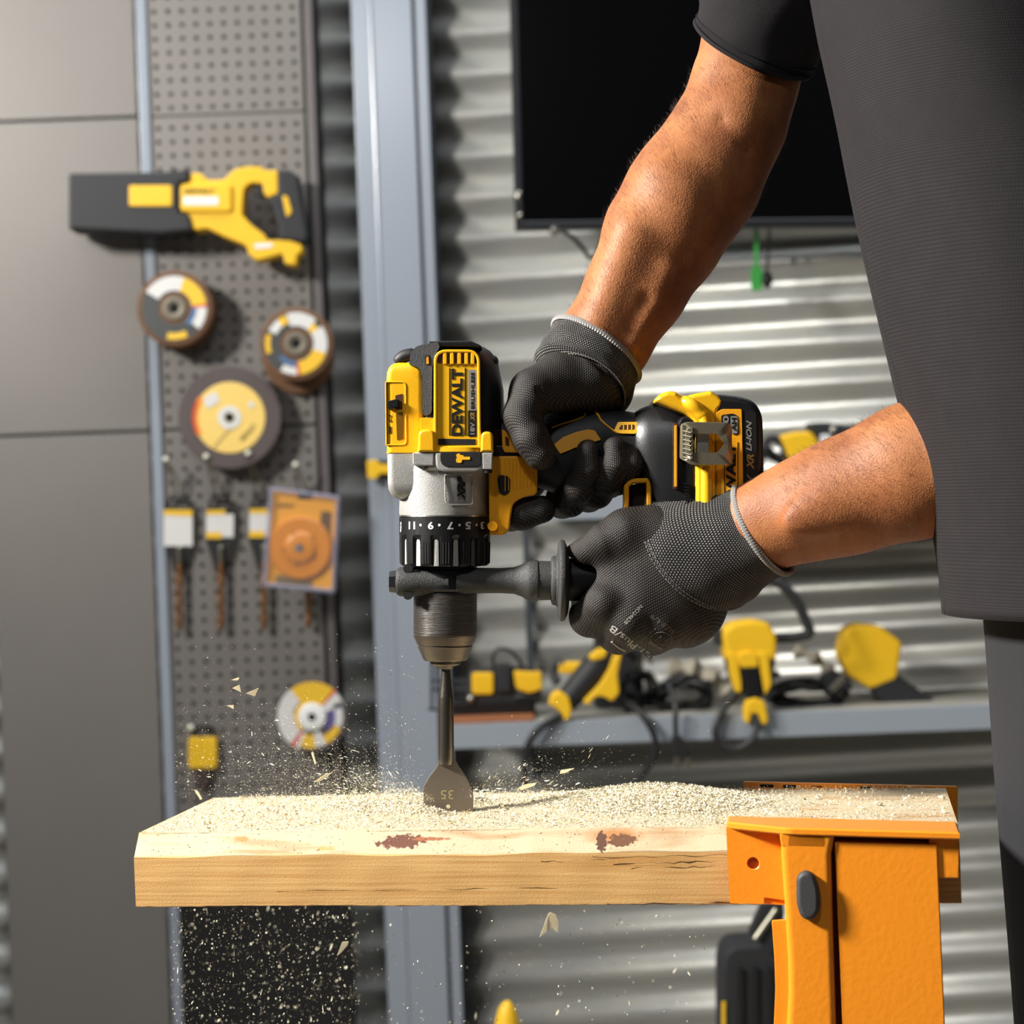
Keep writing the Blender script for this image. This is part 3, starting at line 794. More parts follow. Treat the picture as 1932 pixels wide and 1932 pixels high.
for (nm, mb, m_) in (('plug_body', MB().poly(rpoly([(1264, 1385), (1284, 1385), (1304, 1425), (1268, 1425)], 5), 16, 34, 4), CBL),
                     ('pin', MB().lathe('y', (1275, 0, 26), [(1424, 4.5), (1446, 4.5), (1448, 3)], 10), HOOKM), ('pin', MB().lathe('y', (1296, 0, 26), [(1424, 4.5), (1444, 4.5), (1446, 3)], 10), HOOKM)):
    q = mb.build(nm, f, m_, o)
# plug prongs lying on the shelf
f = Frame(1215, 1245, 3.42)
q = empty('mains_plug', f.M, 'plug with two bare pins lying just under the gloved fist', 'plug')
MB().tube([(1185, 1222, 0), (1205, 1240, 4)], 13).build('plug_body', f, CBL, q)
MB().tube([(1200, 1240, 4), (1212, 1262, 6)], 4).build('pin', f, HOOKM, q); MB().tube([(1214, 1230, 4), (1230, 1252, 6)], 4).build('pin', f, HOOKM, q)
# hammer drill
f = Frame(1410, 1250, 3.375)
p = empty('corded_hammer_drill', f.M, 'yellow corded hammer drill standing on the shelf with a black loop handle', 'power tool')
MB().poly(rpoly([(1360, 1190), (1380, 1174), (1420, 1168), (1448, 1174), (1462, 1200), (1462, 1245), (1366, 1245)], 8), -46, 30, 10).build('gear_housing', f, YW, p)
MB().poly(rpoly([(1366, 1236), (1462, 1236), (1456, 1290), (1446, 1312), (1400, 1312), (1380, 1290)], 8), -40, 26, 8).build('motor_body', f, BW, p)
MB().poly(rpoly([(1368, 1226), (1388, 1230), (1396, 1286), (1396, 1304), (1384, 1304), (1374, 1270)], 6), 10, 33, 4).build('yellow_side', f, YW, p)
MB().poly(rpoly([(1424, 1226), (1446, 1228), (1452, 1290), (1440, 1310), (1434, 1280)], 6), 10, 33, 4).build('yellow_side', f, YW, p)
MB().poly(rpoly([(1388, 1240), (1392, 1228), (1412, 1226), (1424, 1234), (1428, 1256), (1394, 1258)], 6), 24, 37, 4).build('name_plate', f, YW, p)
MB().poly(rpoly([(1396, 1256), (1426, 1256), (1432, 1316), (1406, 1318)], 5), 22, 36, 4).build('grip', f, BLKS, p)
MB().poly(rpoly([(1399, 1335), (1404, 1318), (1420, 1312), (1438, 1320), (1445, 1352), (1442, 1364), (1428, 1362), (1426, 1344), (1414, 1342), (1410, 1364), (1400, 1358)], 6), 8, 42, 6).build('cable_end_cap', f, YW, p)
MB().tube(catmull([(1420, 1345, 36), (1424, 1368, 40), (1412, 1392, 40), (1384, 1408, 36), (1356, 1402, 34), (1346, 1376, 32), (1356, 1346, 28), (1384, 1312, 14), (1430, 1280, 6), (1470, 1272, -6)], 6), 7).build('cord', f, CBL, p)
MB().tube(catmull([(1386, 1100, -20), (1420, 1092, -20), (1462, 1096, -20), (1498, 1124, -20), (1518, 1160, -20), (1532, 1194, -20)], 6) + [(1530, 1198, -20), (1500, 1204, -20), (1456, 1206, -20)], 10, 10).build('loop_handle', f, BW, p)
MB().poly(rpoly([(1344, 1192), (1366, 1186), (1368, 1216), (1348, 1216)], 5), -30, 10, 4).build('chuck_collar', f, BW, p)
# yellow tool at the right edge of the shelf
f = Frame(1612, 1240, 3.48)
p = empty('yellow_corded_tool', f.M, 'rounded yellow power tool at the right end of the lower shelf', 'power tool')
MB().poly(rpoly([(1590, 1188), (1612, 1176), (1660, 1180), (1700, 1210), (1690, 1280), (1640, 1300), (1600, 1276), (1582, 1240), (1582, 1220)], 10), -40, 20, 10).build('housing', f, YW, p)
MB().poly(rpoly([(1640, 1290), (1690, 1270), (1760, 1320), (1740, 1350), (1660, 1330)], 8), -30, 16, 8).build('grip', f, BW, p)
# cloths and tubes
def rag(pts, r, label, depth=3.56):
    f = Frame(pts[0][0], pts[0][1], depth)
    o = MB().tube(catmull(pts, 5), [r * (.7 + .3 * math.sin(i * 1.3)) for i in range((len(pts) - 1) * 5 + 1)], 12).build('crumpled_cloth', f, RAG); tag(o, label, 'cloth')
rag([(1262, 1262, 0), (1300, 1260, 10), (1332, 1272, 10), (1368, 1300, 0)], 22, 'off white crumpled cloth lying behind the cables left of the hammer drill')
rag([(1500, 1228, 0), (1530, 1238, 10), (1556, 1258, 10), (1580, 1286, 0)], 15, 'off white roll lying behind the cables right of the hammer drill')
f = Frame(1585, 1290, 3.43)
k = MB().tube([(1566, 1302, 10), (1590, 1276, 12)], 5.5).build('metal_pin', f, STEEL); tag(k, 'bright metal pin among the cables at the right of the shelf', 'tool')
f = Frame(1560, 1290, 3.46)
k = MB().poly(rpoly([(1546, 1276), (1570, 1262), (1600, 1276), (1610, 1300), (1560, 1306)], 6), -10, 12, 4).build('black_plug', f, BW); tag(k, 'black plug lying beside the bright metal pin on the shelf', 'plug')
# grinder on the upper shelf
f = Frame(1530, 845, 3.5)
p = empty('upper_shelf_grinder', f.M, 'yellow grinder lying on the upper shelf just above the bare forearm', 'power tool')
MB().poly(rpoly([(1468, 822), (1500, 814), (1530, 814), (1552, 850), (1560, 923), (1500, 924), (1484, 860)], 10), -40, 18, 10).build('housing', f, YW, p)
MB().poly(rpoly([(1522, 798), (1560, 796), (1612, 806), (1660, 820), (1650, 860), (1580, 858), (1540, 830)], 8), -44, 10, 8).build('head', f, BW, p)
MB().sphere((1570, 812, 14), 8).build('spindle_button', f, STEEL, p)
MB().poly(rect(1546, 820, 1566, 840, 4), 8, 16, 2).build('rating_label', f, LB, p)
MB().tube(catmull([(1440, 850, 0), (1452, 828, 0), (1474, 836, 0), (1482, 870, 0), (1466, 900, 0), (1440, 905, 0)], 5), 8).build('guard', f, BW, p)
# things low down on the right, under the board
f = Frame(1440, 1850, 2.9)
p = empty('black_tool_case', f.M, 'black ribbed tool case standing low behind the orange support', 'case')
MB().poly(rpoly([(1362, 1830), (1368, 1800), (1384, 1786), (1470, 1782), (1600, 1782), (1600, 2445), (1366, 2445)], 12), -120, 0, 10).build('case_body', f, BW, p)
for x in (1392, 1420, 1448): MB().box(x, x + 11, 1826, 2300, -2, 9, 3).build('rib', f, BLKS, p)
MB().box(1362, 1369, 1890, 2100, -3, 4, 2).build('yellow_latch', f, YW, p)
f = Frame(1440, 1740, 2.88)
p = empty('steel_rod_tool', f.M, 'steel rod leaning beside the orange leg under the board', 'tool')
MB().poly(rpoly([(1436, 1706), (1480, 1700), (1484, 1800), (1450, 1800), (1412, 1760)], 6), -20, -4, 5).build('holder', f, BW, p)
MB().tube([(1464, 1716, 0), (1424, 1770, 6)], 5.5, 12).build('rod', f, HOOKM, p)
f = Frame(955, 1930, 2.9)
p = empty('yellow_bottle', f.M, 'rounded yellow tip of a container at the bottom edge beside the column', 'container')
MB().lathe('y', (957, 0, 0), [(1888, 3), (1892, 9), (1902, 16), (1920, 21), (1945, 26), (1990, 34), (2060, 60), (2100, 66)], 24).build('nozzle_cap', f, YW, p)
MB().lathe('y', (957, 0, 0), [(2098, 66), (2110, 72), (2430, 72), (2450, 64)], 24).build('bottle_body', f, BW, p)
# ================================================================== the wooden board on its orange support
YAW = -math.radians(9.6)
BTOP = CAM.z - .1985; BBOT = CAM.z - .2446
BX = Vector((math.cos(YAW), math.sin(YAW), 0)); BY = Vector((-math.sin(YAW), math.cos(YAW), 0))   # along the board, away from the camera
BO = Vector((0, CAM.y + 1.236, 0))                           # on the front face, right below the camera's axis
def bp_(u, v, z): return BO + BX * u + BY * v + Vector((0, 0, z))
BM = Matrix(((BX.x, BY.x, 0, BO.x), (BX.y, BY.y, 0, BO.y), (0, 0, 1, BTOP), (0, 0, 0, 1)))

def wood_mat(name='pine_wood'):
    m = bpy.data.materials.new(name); m.use_nodes = True
    n, l = m.node_tree.nodes, m.node_tree.links; b = n['Principled BSDF']
    t = n.new('ShaderNodeTexCoord'); mp_ = n.new('ShaderNodeMapping'); mp_.inputs['Scale'].default_value = (1.2, 9, 9)
    l.new(t.outputs['Object'], mp_.inputs[0])
    ns = n.new('ShaderNodeTexNoise'); ns.inputs['Scale'].default_value = 9; ns.inputs['Detail'].default_value = 6; ns.inputs['Distortion'].default_value = .6
    l.new(mp_.outputs[0], ns.inputs['Vector'])
    m2 = n.new('ShaderNodeMapping'); m2.inputs['Scale'].default_value = (3, 90, 160); l.new(t.outputs['Object'], m2.inputs[0])
    n2 = n.new('ShaderNodeTexNoise'); n2.inputs['Scale'].default_value = 3; n2.inputs['Detail'].default_value = 5; n2.inputs['Distortion'].default_value = .3
    l.new(m2.outputs[0], n2.inputs['Vector'])
    r1 = n.new('ShaderNodeValToRGB'); l.new(n2.outputs[0], r1.inputs[0])
    r1.color_ramp.elements[0].position = .3; r1.color_ramp.elements[0].color = lin((182, 132, 70))
    r1.color_ramp.elements[1].position = .62; r1.color_ramp.elements[1].color = lin((206, 164, 102))
    # bevel and top painted paler as strongly lit: height in the board decides
    sp_ = n.new('ShaderNodeSeparateXYZ'); l.new(t.outputs['Object'], sp_.inputs[0])
    nz = n.new('ShaderNodeMath'); nz.operation = 'MULTIPLY_ADD'; nz.inputs[1].default_value = .004; nz.inputs[2].default_value = -.002
    l.new(ns.outputs[0], nz.inputs[0])
    ad = n.new('ShaderNodeMath'); l.new(sp_.outputs['Z'], ad.inputs[0]); l.new(nz.outputs[0], ad.inputs[1])
    gt = n.new('ShaderNodeMapRange'); gt.inputs['From Min'].default_value = -.0142; gt.inputs['From Max'].default_value = -.0128
    l.new(ad.outputs[0], gt.inputs['Value'])
    mx = n.new('ShaderNodeMix'); mx.data_type = 'RGBA'; l.new(gt.outputs[0], mx.inputs['Factor']); l.new(r1.outputs[0], mx.inputs['A'])
    r2 = n.new('ShaderNodeValToRGB'); l.new(ns.outputs[0], r2.inputs[0])
    r2.color_ramp.elements[0].position = .3; r2.color_ramp.elements[0].color = lin((166, 124, 78))
    r2.color_ramp.elements[1].position = .5; r2.color_ramp.elements[1].color = lin((190, 172, 140))
    l.new(r2.outputs[0], mx.inputs['B'])
    cur = mx.outputs['Result']
    # knots and bark stains
    def knot(cx, cz, rx, rz, col, soft=.25, dist=.9, nscale=60, cur=None):
        s1 = n.new('ShaderNodeVectorMath'); s1.operation = 'SUBTRACT'; s1.inputs[1].default_value = (cx, 0, cz); l.new(t.outputs['Object'], s1.inputs[0])
        s2 = n.new('ShaderNodeVectorMath'); s2.operation = 'MULTIPLY'; s2.inputs[1].default_value = (1 / rx, 0, 1 / rz); l.new(s1.outputs[0], s2.inputs[0])
        ln_ = n.new('ShaderNodeVectorMath'); ln_.operation = 'LENGTH'; l.new(s2.outputs[0], ln_.inputs[0])
        nn = n.new('ShaderNodeTexNoise'); nn.inputs['Scale'].default_value = nscale; nn.inputs['Detail'].default_value = 5; l.new(t.outputs['Object'], nn.inputs['Vector'])
        a1 = n.new('ShaderNodeMath'); a1.operation = 'MULTIPLY_ADD'; a1.inputs[1].default_value = dist; l.new(nn.outputs[0], a1.inputs[0]); l.new(ln_.outputs['Value'], a1.inputs[2])
        mr = n.new('ShaderNodeMapRange'); mr.inputs['From Min'].default_value = 1 + dist * .5; mr.inputs['From Max'].default_value = 1 + dist * .5 - soft
        l.new(a1.outputs[0], mr.inputs['Value'])
        k = n.new('ShaderNodeMix'); k.data_type = 'RGBA'; l.new(mr.outputs[0], k.inputs['Factor']); l.new(cur, k.inputs['A']); k.inputs['B'].default_value = lin(col)
        return k.outputs['Result']
    cur = knot(-.079, -.0065, .016, .0042, (98, 52, 30), .16, 1.7, 330, cur)
    cur = knot(-.062, -.0052, .014, .0012, (150, 88, 50), .3, 1.4, 300, cur)
    cur = knot(.0560, -.004, .020, .006, (170, 118, 66), .6, 1.0, 60, cur)
    cur = knot(.0475, -.0075, .0035, .006, (84, 50, 28), .1, 1.5, 500, cur)
    cur = knot(.060, -.007, .009, .0035, (100, 62, 34), .1, 1.9, 420, cur)
    cur = knot(-.185, -.004, .008, .002, (188, 128, 70), .6, 2.0, 260, cur)
    cur = knot(-.130, -.010, .008, .0014, (198, 148, 84), .6, 2.0, 260, cur)
    # long drying cracks at the right of the front face
    l.new(cur, b.inputs['Base Color']); b.inputs['Roughness'].default_value = .68
    bpn = n.new('ShaderNodeBump'); bpn.inputs['Strength'].default_value = .22; bpn.inputs['Distance'].default_value = .0008
    n3 = n.new('ShaderNodeTexNoise'); n3.inputs['Scale'].default_value = 900; n3.inputs['Detail'].default_value = 4; l.new(t.outputs['Object'], n3.inputs['Vector'])
    a2 = n.new('ShaderNodeMath'); l.new(n2.outputs[0], a2.inputs[0]); l.new(n3.outputs[0], a2.inputs[1])
    l.new(a2.outputs[0], bpn.inputs['Height']); l.new(bpn.outputs[0], b.inputs['Normal'])
    return m
PINE = wood_mat()
DEP = .164; TH = BTOP - BBOT
xs = np.concatenate([np.linspace(-.2545, .262, 120), [.264]])
prof = [(DEP, -TH), (DEP, 0), (.011, 0), (.0105, -.0006), (.0008, -.0132), (.0, -.0139), (0, -.024), (0, -.035), (0.0004, -TH + .0006), (.0015, -TH)]
vs = []; np.random.seed(3)
for i, x in enumerate(xs):
    for j, (y, z) in enumerate(prof):
        wob = .0007 * math.sin(x * 31) + .0004 * math.sin(x * 97 + 1)
        dz = wob * (1.0 if j in (4, 5) else .3 if j in (3, 8, 9) else 0) + (nrg.uniform(-.00025, .00025) if j in (3, 4, 8, 9) else 0)
        dy = (.0002 * math.sin(x * 143 + j)) if j in (6, 7) else 0
        if j in (4, 5): dz += .0022 * max(0, (x - .05)) / .1 if x < .15 else .0022
        vs.append((x, y + dy, z + dz))
n_ = len(prof); fs = []
for i in range(len(xs) - 1):
    for j in range(n_):
        k = (j + 1) % n_; fs.append((i * n_ + j, i * n_ + k, (i + 1) * n_ + k, (i + 1) * n_ + j))
fs.append(tuple(range(n_))); fs.append(tuple(range((len(xs) - 1) * n_, len(xs) * n_)))
mb = MB(); mb.add(vs, fs)
board = mb.build('wooden_board', None, PINE, None, smooth=28, raw=True); board.matrix_world = BM
tag(board, 'long pale pine board being drilled, sloping front edge with dark knots', 'board')
# cracks
CRK = mat('dark_wood_crack', (70, 40, 20), .9)
mb = MB()
for (x0, z0, x1, r) in ((.042, -.0165, .128, .00016), (.055, -.0205, .12, .00022), (.066, -.0232, .125, .00014), (-.16, -.0362, .02, .0001), (.01, -.019, .05, .0001), (.05, -.0455, .13, .00025)):
    m_ = 14; pts = [(x0 + (x1 - x0) * i / m_, -.00002, z0 + nrg.uniform(-.0006, .0006) + .001 * (i / m_)) for i in range(m_ + 1)]
    mb.tube(pts, [r * (.4 + nrg.rand()) for _ in pts], 4)
ck = mb.build('crack', None, CRK, board, smooth=0, raw=True)

# ------------------------------------------------------------------ orange support
ORP = mat('orange_powder_coat', (238, 142, 30), .38, bump=.35, bscale=260, bdist=.0005, coat=.2)
RUB = mat('dark_grey_rubber_bumper', (58, 57, 58), .6, bump=.2, bscale=900)
fc_ = Frame(1480, 1640, 1.203, yaw=YAW)
st = empty('orange_work_support', fc_.M, 'orange painted steel bench support holding the right end of the board', 'work bench')
# hooked side plate with a round hole
pl = rpoly([(1371, 1562), (1484, 1562), (1486, 1697, 3), (1442, 1692, 3), (1441, 1705, 2), (1378, 1706, 2)], 1.5, 2)
hole = circ(1422, 1629, 11, 28)
def plate_hole(outer, hc, hr, w0, w1):
    n = 28; inner = [(hc[0] + hr * math.cos(2 * PI * i / n), hc[1] + hr * math.sin(2 * PI * i / n)) for i in range(n)]
    def hit(a):
        d = (math.cos(a), math.sin(a)); best = None
        for i in range(len(outer)):
            p, q = outer[i], outer[(i + 1) % len(outer)]
            ex, ey = q[0] - p[0], q[1] - p[1]; den = d[0] * ey - d[1] * ex
            if abs(den) < 1e-9: continue
            t = ((p[0] - hc[0]) * ey - (p[1] - hc[1]) * ex) / den; u_ = ((p[0] - hc[0]) * d[1] - (p[1] - hc[1]) * d[0]) / den
            if t > 0 and -1e-6 <= u_ <= 1 + 1e-6 and (best is None or t > best): best = t
        return (hc[0] + d[0] * best, hc[1] + d[1] * best)
    angs = sorted(set([round(2 * PI * i / n, 6) for i in range(n)] + [round(math.atan2(p[1] - hc[1], p[0] - hc[0]) % (2 * PI), 6) for p in outer]))
    O = [hit(a) for a in angs]; Ir = [(hc[0] + hr * math.cos(a), hc[1] + hr * math.sin(a)) for a in angs]
    I2 = [(hc[0] + (hr + 1.5) * math.cos(a), hc[1] + (hr + 1.5) * math.sin(a)) for a in angs]
    g = lambda P, w: [(x, y, w) for x, y in P]
    return MB().rings([g(O, w0), g(O, w1), g(I2, w1), g(Ir, w1 - 1.2), g(Ir, w0)], closed=True)
plate_hole(pl, (1422, 1629), 11, 3, 10).build('side_plate', fc_, ORP, st)
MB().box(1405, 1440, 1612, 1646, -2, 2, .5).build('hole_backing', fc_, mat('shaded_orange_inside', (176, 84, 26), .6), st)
MB().poly(rpoly([(1443, 1690), (1488, 1694), (1488, 1707), (1442, 1705)], 1), -8, 4).build('inner_lip', fc_, ORP, st)
# horizontal top plate, its front edge running forward to the leg
def hplate(pts, y0, y1, bev=2):
    """pts are (u, w); flat plate between the levels y0 and y1"""
    rs = []
    ins = lambda d: offset_poly(pts, d)
    for y, d in ((y1, bev), (y1 - bev, 0), (y0 + bev, 0), (y0, bev)): rs.append([(x, y, w) for x, w in ins(d)])
    return MB().rings(rs)
hplate([(1370, -66), (1800, -66), (1800, 62), (1500, 62), (1480, 60), (1372, 8)], 1552, 1566, 3).build('top_plate', fc_, ORP, st)
# welded corner
MB().poly(rpoly([(1472, 1562), (1560, 1562), (1562, 1590), (1476, 1590)], 8), 0, 58, 4).build('weld_corner', fc_, ORP, st)
# leg tube with a rounded edge, leaning slightly
def leg(specs):
    rs = []
    for (y, x0, x1, w0, w1, r) in specs:
        cs = rect(x0, w0, x1, w1, r, 6); rs.append([(x, y, w) for x, w in cs])
    return MB().rings(rs)
leg([(1566, 1476, 1574, -12, 58, 14), (1600, 1475, 1568, -12, 58, 14), (1700, 1482, 1570, -12, 58, 14), (1800, 1488, 1573, -12, 58, 14), (1860, 1489, 1575, -12, 58, 14), (1932, 1485, 1577, -12, 58, 14), (2100, 1475, 1582, -14, 58, 14), (4200, 1330, 1450, -60, 20, 14)]).build('leg_tube', fc_, ORP, st)
leg([(1578, 1574, 1760, 4, 50, 3), (1932, 1588, 1775, 4, 50, 3), (4200, 1620, 1800, 4, 50, 3)]).build('front_panel', fc_, ORP, st)
MB().box(1745, 1800, 1566, 1640, -30, 45, 4).build('cross_beam', fc_, ORP, st)
lp = rpoly([(1457, 1733, 3), (1484, 1730, 1), (1500, 1810), (1500, 1930), (1500, 2300), (1440, 2300), (1452, 2060), (1461, 1932), (1464, 1860), (1462, 1800), (1459, 1760)], 8)
MB().poly(lp, 18, 26, 2).build('gusset_plate', fc_, ORP, st)
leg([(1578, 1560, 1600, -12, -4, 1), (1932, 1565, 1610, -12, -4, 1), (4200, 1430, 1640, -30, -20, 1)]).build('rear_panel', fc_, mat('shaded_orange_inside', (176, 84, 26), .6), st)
# black oval bumper
bpts = rpoly([(1504, 1640, 14), (1520, 1628, 14), (1537, 1636, 14), (1547, 1664, 16), (1547, 1706, 16), (1530, 1723, 16), (1512, 1716, 14), (1504, 1690, 12)], 14)
MB().poly(bpts, 56, 74, 9, seg=4).build('rubber_bumper', fc_, RUB, st)
# rear stop
fr_ = Frame(1500, 1492, 1.375, yaw=YAW)
rs_ = empty('orange_rear_stop', fr_.M, 'low orange bracket rising behind the far edge of the board', 'bracket')
MB().box(1403, 1800, 1477, 1560, -10, 0, 1.5, r=4).build('stop_plate', fr_, ORP, rs_)
for x in (1447, 1490, 1632): MB().poly(rect(x - 13, 1481, x + 13, 1487, 3), 0, .8).build('slot_hole', fr_, HOLE, rs_)
MB().poly(rect(1531, 1482, 1550, 1484, 1), 0, .6).build('slot_hole', fr_, HOLE, rs_)
# ================================================================== cordless hammer drill
D0 = 1.322
fd = Frame(840, 900, D0)
dr = empty('cordless_hammer_drill', fd.M, 'yellow, black and silver cordless hammer drill held upside down over the board', 'drill')
B = lambda mb, name, m, par=dr, smooth=35: mb.build(name, fd, m, par, smooth)
# motor housing, black rear overmould
B(MB().rings(loft_se([(651, 822, 892, 34, 2.4), (652.5, 808, 903, 50, 2.4), (657, 795, 915, 62, 2.5), (664, 785, 926, 70, 2.5), (675, 780, 935, 76, 2.5), (690, 780, 941, 80, 2.5), (735, 784, 950, 84, 2.5), (790, 786, 952, 86, 2.5), (832, 786, 950, 86, 2.5), (850, 786, 940, 84, 2.5), (862, 790, 935, 80, 2.5)])), 'motor_housing', BLKS)
capm = B(MB().rings([[(x, y, w) for x, y in rpoly([(776, 694), (779, 672), (790, 660, 8), (829, 652, 4), (833, 662, 4), (824, 676, 8), (819, 700), (818, 786, 8), (801, 789, 8), (801, 720), (796, 700, 8)], 4)] for w in (20, 84, 88)]), 'rear_overmould', GRYO)  # strip of the black overmould, its lit grey painted into the colour
MB().poly(rpoly([(812, 651), (890, 650), (908, 658), (912, 664), (885, 661), (835, 661), (822, 668)], 4), 30, 86, 3).build('rear_rim', fd, BLKS, dr)
MB().tube(catmull([(784, 672, 50), (765, 676, 48), (751, 688, 44)], 4), [10, 12, 12, 12, 12, 12, 12, 11, 9], 14).build('bumper_knob', fd, BLK, dr)
MB().sphere((931, 684, 20), 10, sy=1.2, sw=2.2).build('bumper_knob', fd, BLK, dr)
MB().poly(rpoly([(804, 680, 4), (814, 675, 4), (816, 694, 3), (806, 695, 3)], 3), 86, 89, 1).build('vent_slot', fd, SLOT, dr)
MB().poly(rpoly([(808, 682), (812, 679), (813, 693), (808, 694)], 1.5), 88.6, 90).build('slot_rib', fd, YEL2, dr)
# yellow gear selector housing
B(MB().rings(loft_se([(687.5, 756, 784, 46, 5), (688.5, 748, 792, 56, 6), (692, 741, 797, 62, 7), (698, 736, 800, 65, 8), (707, 733, 802, 67, 9), (725, 732, 803, 68, 9), (852, 733, 803, 68, 9), (856, 732, 803, 68, 9), (858, 733, 802, 66, 9)])), 'selector_housing', YEL)
MB().frame(rpoly([(731, 724, 2), (770, 724, 9), (771, 843, 9), (732, 843, 2)], 4), 2.5, 60, 69.2, .8).build('recess_border', fd, YEL, dr)
MB().poly(rpoly([(750, 750), (763, 747), (763, 776), (750, 776)], 1), 62, 68.8).build('slider_slot', fd, VENT, dr)
MB().poly(rpoly([(751, 783, 2), (764, 780, 1), (764, 830, 1), (753, 833, 2)], 1), 62, 68.8).build('selector_window', fd, mat('brown_window', (112, 78, 18), .3), dr)
MB().poly(rpoly([(735, 761), (752, 757), (756, 758), (756, 771), (737, 776)], 1.5), 58, 76, 1.5).build('selector_slider', fd, BLKS, dr)
text('lettering', '2', fd, (737, 786, 742, 799), 68.2, BPR, dr, rot=180, ext=.6)
text('lettering', '1', fd, (737.5, 807, 741, 820), 68.2, BPR, dr, rot=180, ext=.6)
# yellow side panel
MB().poly(rpoly([(797, 792, 2), (826, 792, 2), (826, 852, 2), (797, 852, 2)], 2), 50, 85.5, 1).build('yellow_bridge', fd, YEL, dr)
pn = rpoly([(822, 667, 24), (907, 667, 24), (909, 849, 4), (822, 850, 4)], 22, 6)
MB().poly(pn, 40, 90, 3).build('side_panel', fd, YEL, dr)
MB().frame(pn, 5.5, 88, 94, 1.5).build('panel_border', fd, YEL, dr)
MB().poly(rpoly([(829, 692, 2), (830, 674, 12), (901, 674, 12), (902, 692, 2)], 6), 89, 91).build('vent_recess', fd, VENT, dr)
for x in (842.5, 855.5, 869, 882, 893.5): MB().poly(rpoly([(x - 3.4, 673), (x + 3.4, 673), (x + 3.6, 694), (x - 3.6, 694)], 2), 89, 93.5, 1).build('vent_rib', fd, YEL, dr)
for x, r_ in ((851, .8), (879.8, .9)): MB().box(x - r_, x + r_, 701, 825, 89, 91).build('logo_line', fd, BPR, dr)
text('lettering', 'DEWALT', fd, (855, 702, 875, 825), 89.5, BPR, dr, rot=90, ext=1.6, bold=.035)
MB().poly(rect(885.5, 704, 901, 779, 2), 88, 91).build('grey_label', fd, LGRY, dr)
MB().poly(rect(885, 779, 901, 827, 2), 88, 91).build('black_label', fd, BPR, dr)
text('lettering', 'BRUSHLESS', fd, (890.5, 709, 897.5, 776), 91, BPR, dr, rot=90, ext=.4, bold=.02)
text('lettering', '18V', fd, (889, 801, 897.5, 823), 91, LGRY, dr, rot=90, ext=.4, bold=.02)
text('lettering', 'XR', fd, (889, 783, 897.5, 798), 91, mat('bronze_print', (150, 120, 60), .5), dr, rot=90, ext=.4, bold=.02, italic=.3)
MB().poly([(830, 831), (899, 832), (899, 843), (830, 842)], 89, 91.5).build('dark_slot', fd, SLOT, dr)
# yellow collar with screw bosses
B(MB().rings(loft_se([(846, 783, 932, 92, 3), (847, 781, 934, 96, 3), (855, 781, 934, 97, 3), (857, 783, 932, 94, 3)])), 'yellow_collar', YEL)
for (x0, x1, y0) in ((794, 824, 814), (909, 931, 818)):
    MB().poly(rpoly([(x0, y0, 13), (x1, y0, 13), (x1 + 1, 856, 1), (x0 - 1, 856, 1)], 9, 5), 40, 99, 5, seg=4).build('screw_boss', fd, YEL, dr)
# silver gearbox
B(MB().rings(loft_se([(856, 734, 802, 66, 7), (858, 733, 803, 67, 7), (912, 734, 804, 67, 7), (924, 735, 804, 65, 6), (934, 740, 803, 60, 5), (940, 748, 800, 52, 4), (943, 758, 796, 42, 4)])), 'gearbox_bulge', SILV)
B(MB().rings(loft_se([(856, 770, 930, 92, 2.8), (884, 770, 929, 92, 2.8), (890, 760, 925, 86, 2.4), (938, 754, 924, 84, 2.2), (968, 753, 924, 85, 2), (972, 754, 923, 85, 2), (973, 756, 920, 82, 2)])), 'gearbox', SILV)
MB().poly(rpoly([(783, 857, 1), (823, 857, 1), (822, 881, 3), (784, 880, 3)], 3), 30, 95, 2.5).build('screw_lug', fd, SILV, dr)
MB().poly(rpoly([(911, 857, 1), (931, 857, 1), (930, 888, 3), (912, 888, 3)], 3), 40, 99, 2.5).build('screw_lug', fd, SILV, dr)
MB().lathe('y', (921, 0, 88), [(886, 9), (894, 8.5), (894.2, 7)], 20).build('lug_hole', fd, SLOT, dr)
MB().lathe('y', (808, 0, 82), [(878, 6), (886, 5.6)], 20).build('screw_head', fd, STEEL, dr)
MB().poly(rpoly([(824, 856, 4), (920, 856, 4), (914, 888, 9), (900, 892, 6), (836, 892, 8), (826, 884, 8)], 6), 60, 97, 5).build('badge_surround', fd, SILV, dr)
MB().poly(rpoly([(834, 855.5, 3), (910, 855, 3), (910, 880, 7), (904, 883, 6), (842, 883, 8), (834, 874, 8)], 4), 90, 99, 1.5).build('black_badge', fd, BLK, dr)
hm = rpoly([(863, 861), (866, 859), (869, 858), (871, 861), (877, 862), (877, 864.5), (889, 864.5), (889, 870), (874, 870), (874, 874), (871, 876), (864, 875), (863, 869), (865, 867), (864, 864)], 1, 2)
MB().poly(hm, 98, 100).build('hammer_symbol', fd, YPR, dr)
gbz = lambda x: 86 * max(0, 1 - abs((x - 841) / 83.5) ** 2.3) ** (1 / 2.3) + .6
MB().tube([(x, y, gbz(x) - .1) for x, y in rpoly([(842, 897), (893, 897), (893, 952), (850, 953, 6), (843, 946, 6)], 4)], 1.2, 6, closed=True).build('plate_outline', fd, SILV, dr)
text('lettering', 'XRP', fd, (865, 900, 880, 945), 0, BPR, dr, rot=90, ext=1, bold=.06, italic=.35, mapf=lambda x, y, w: (x, y, gbz(x) + .3 + w))
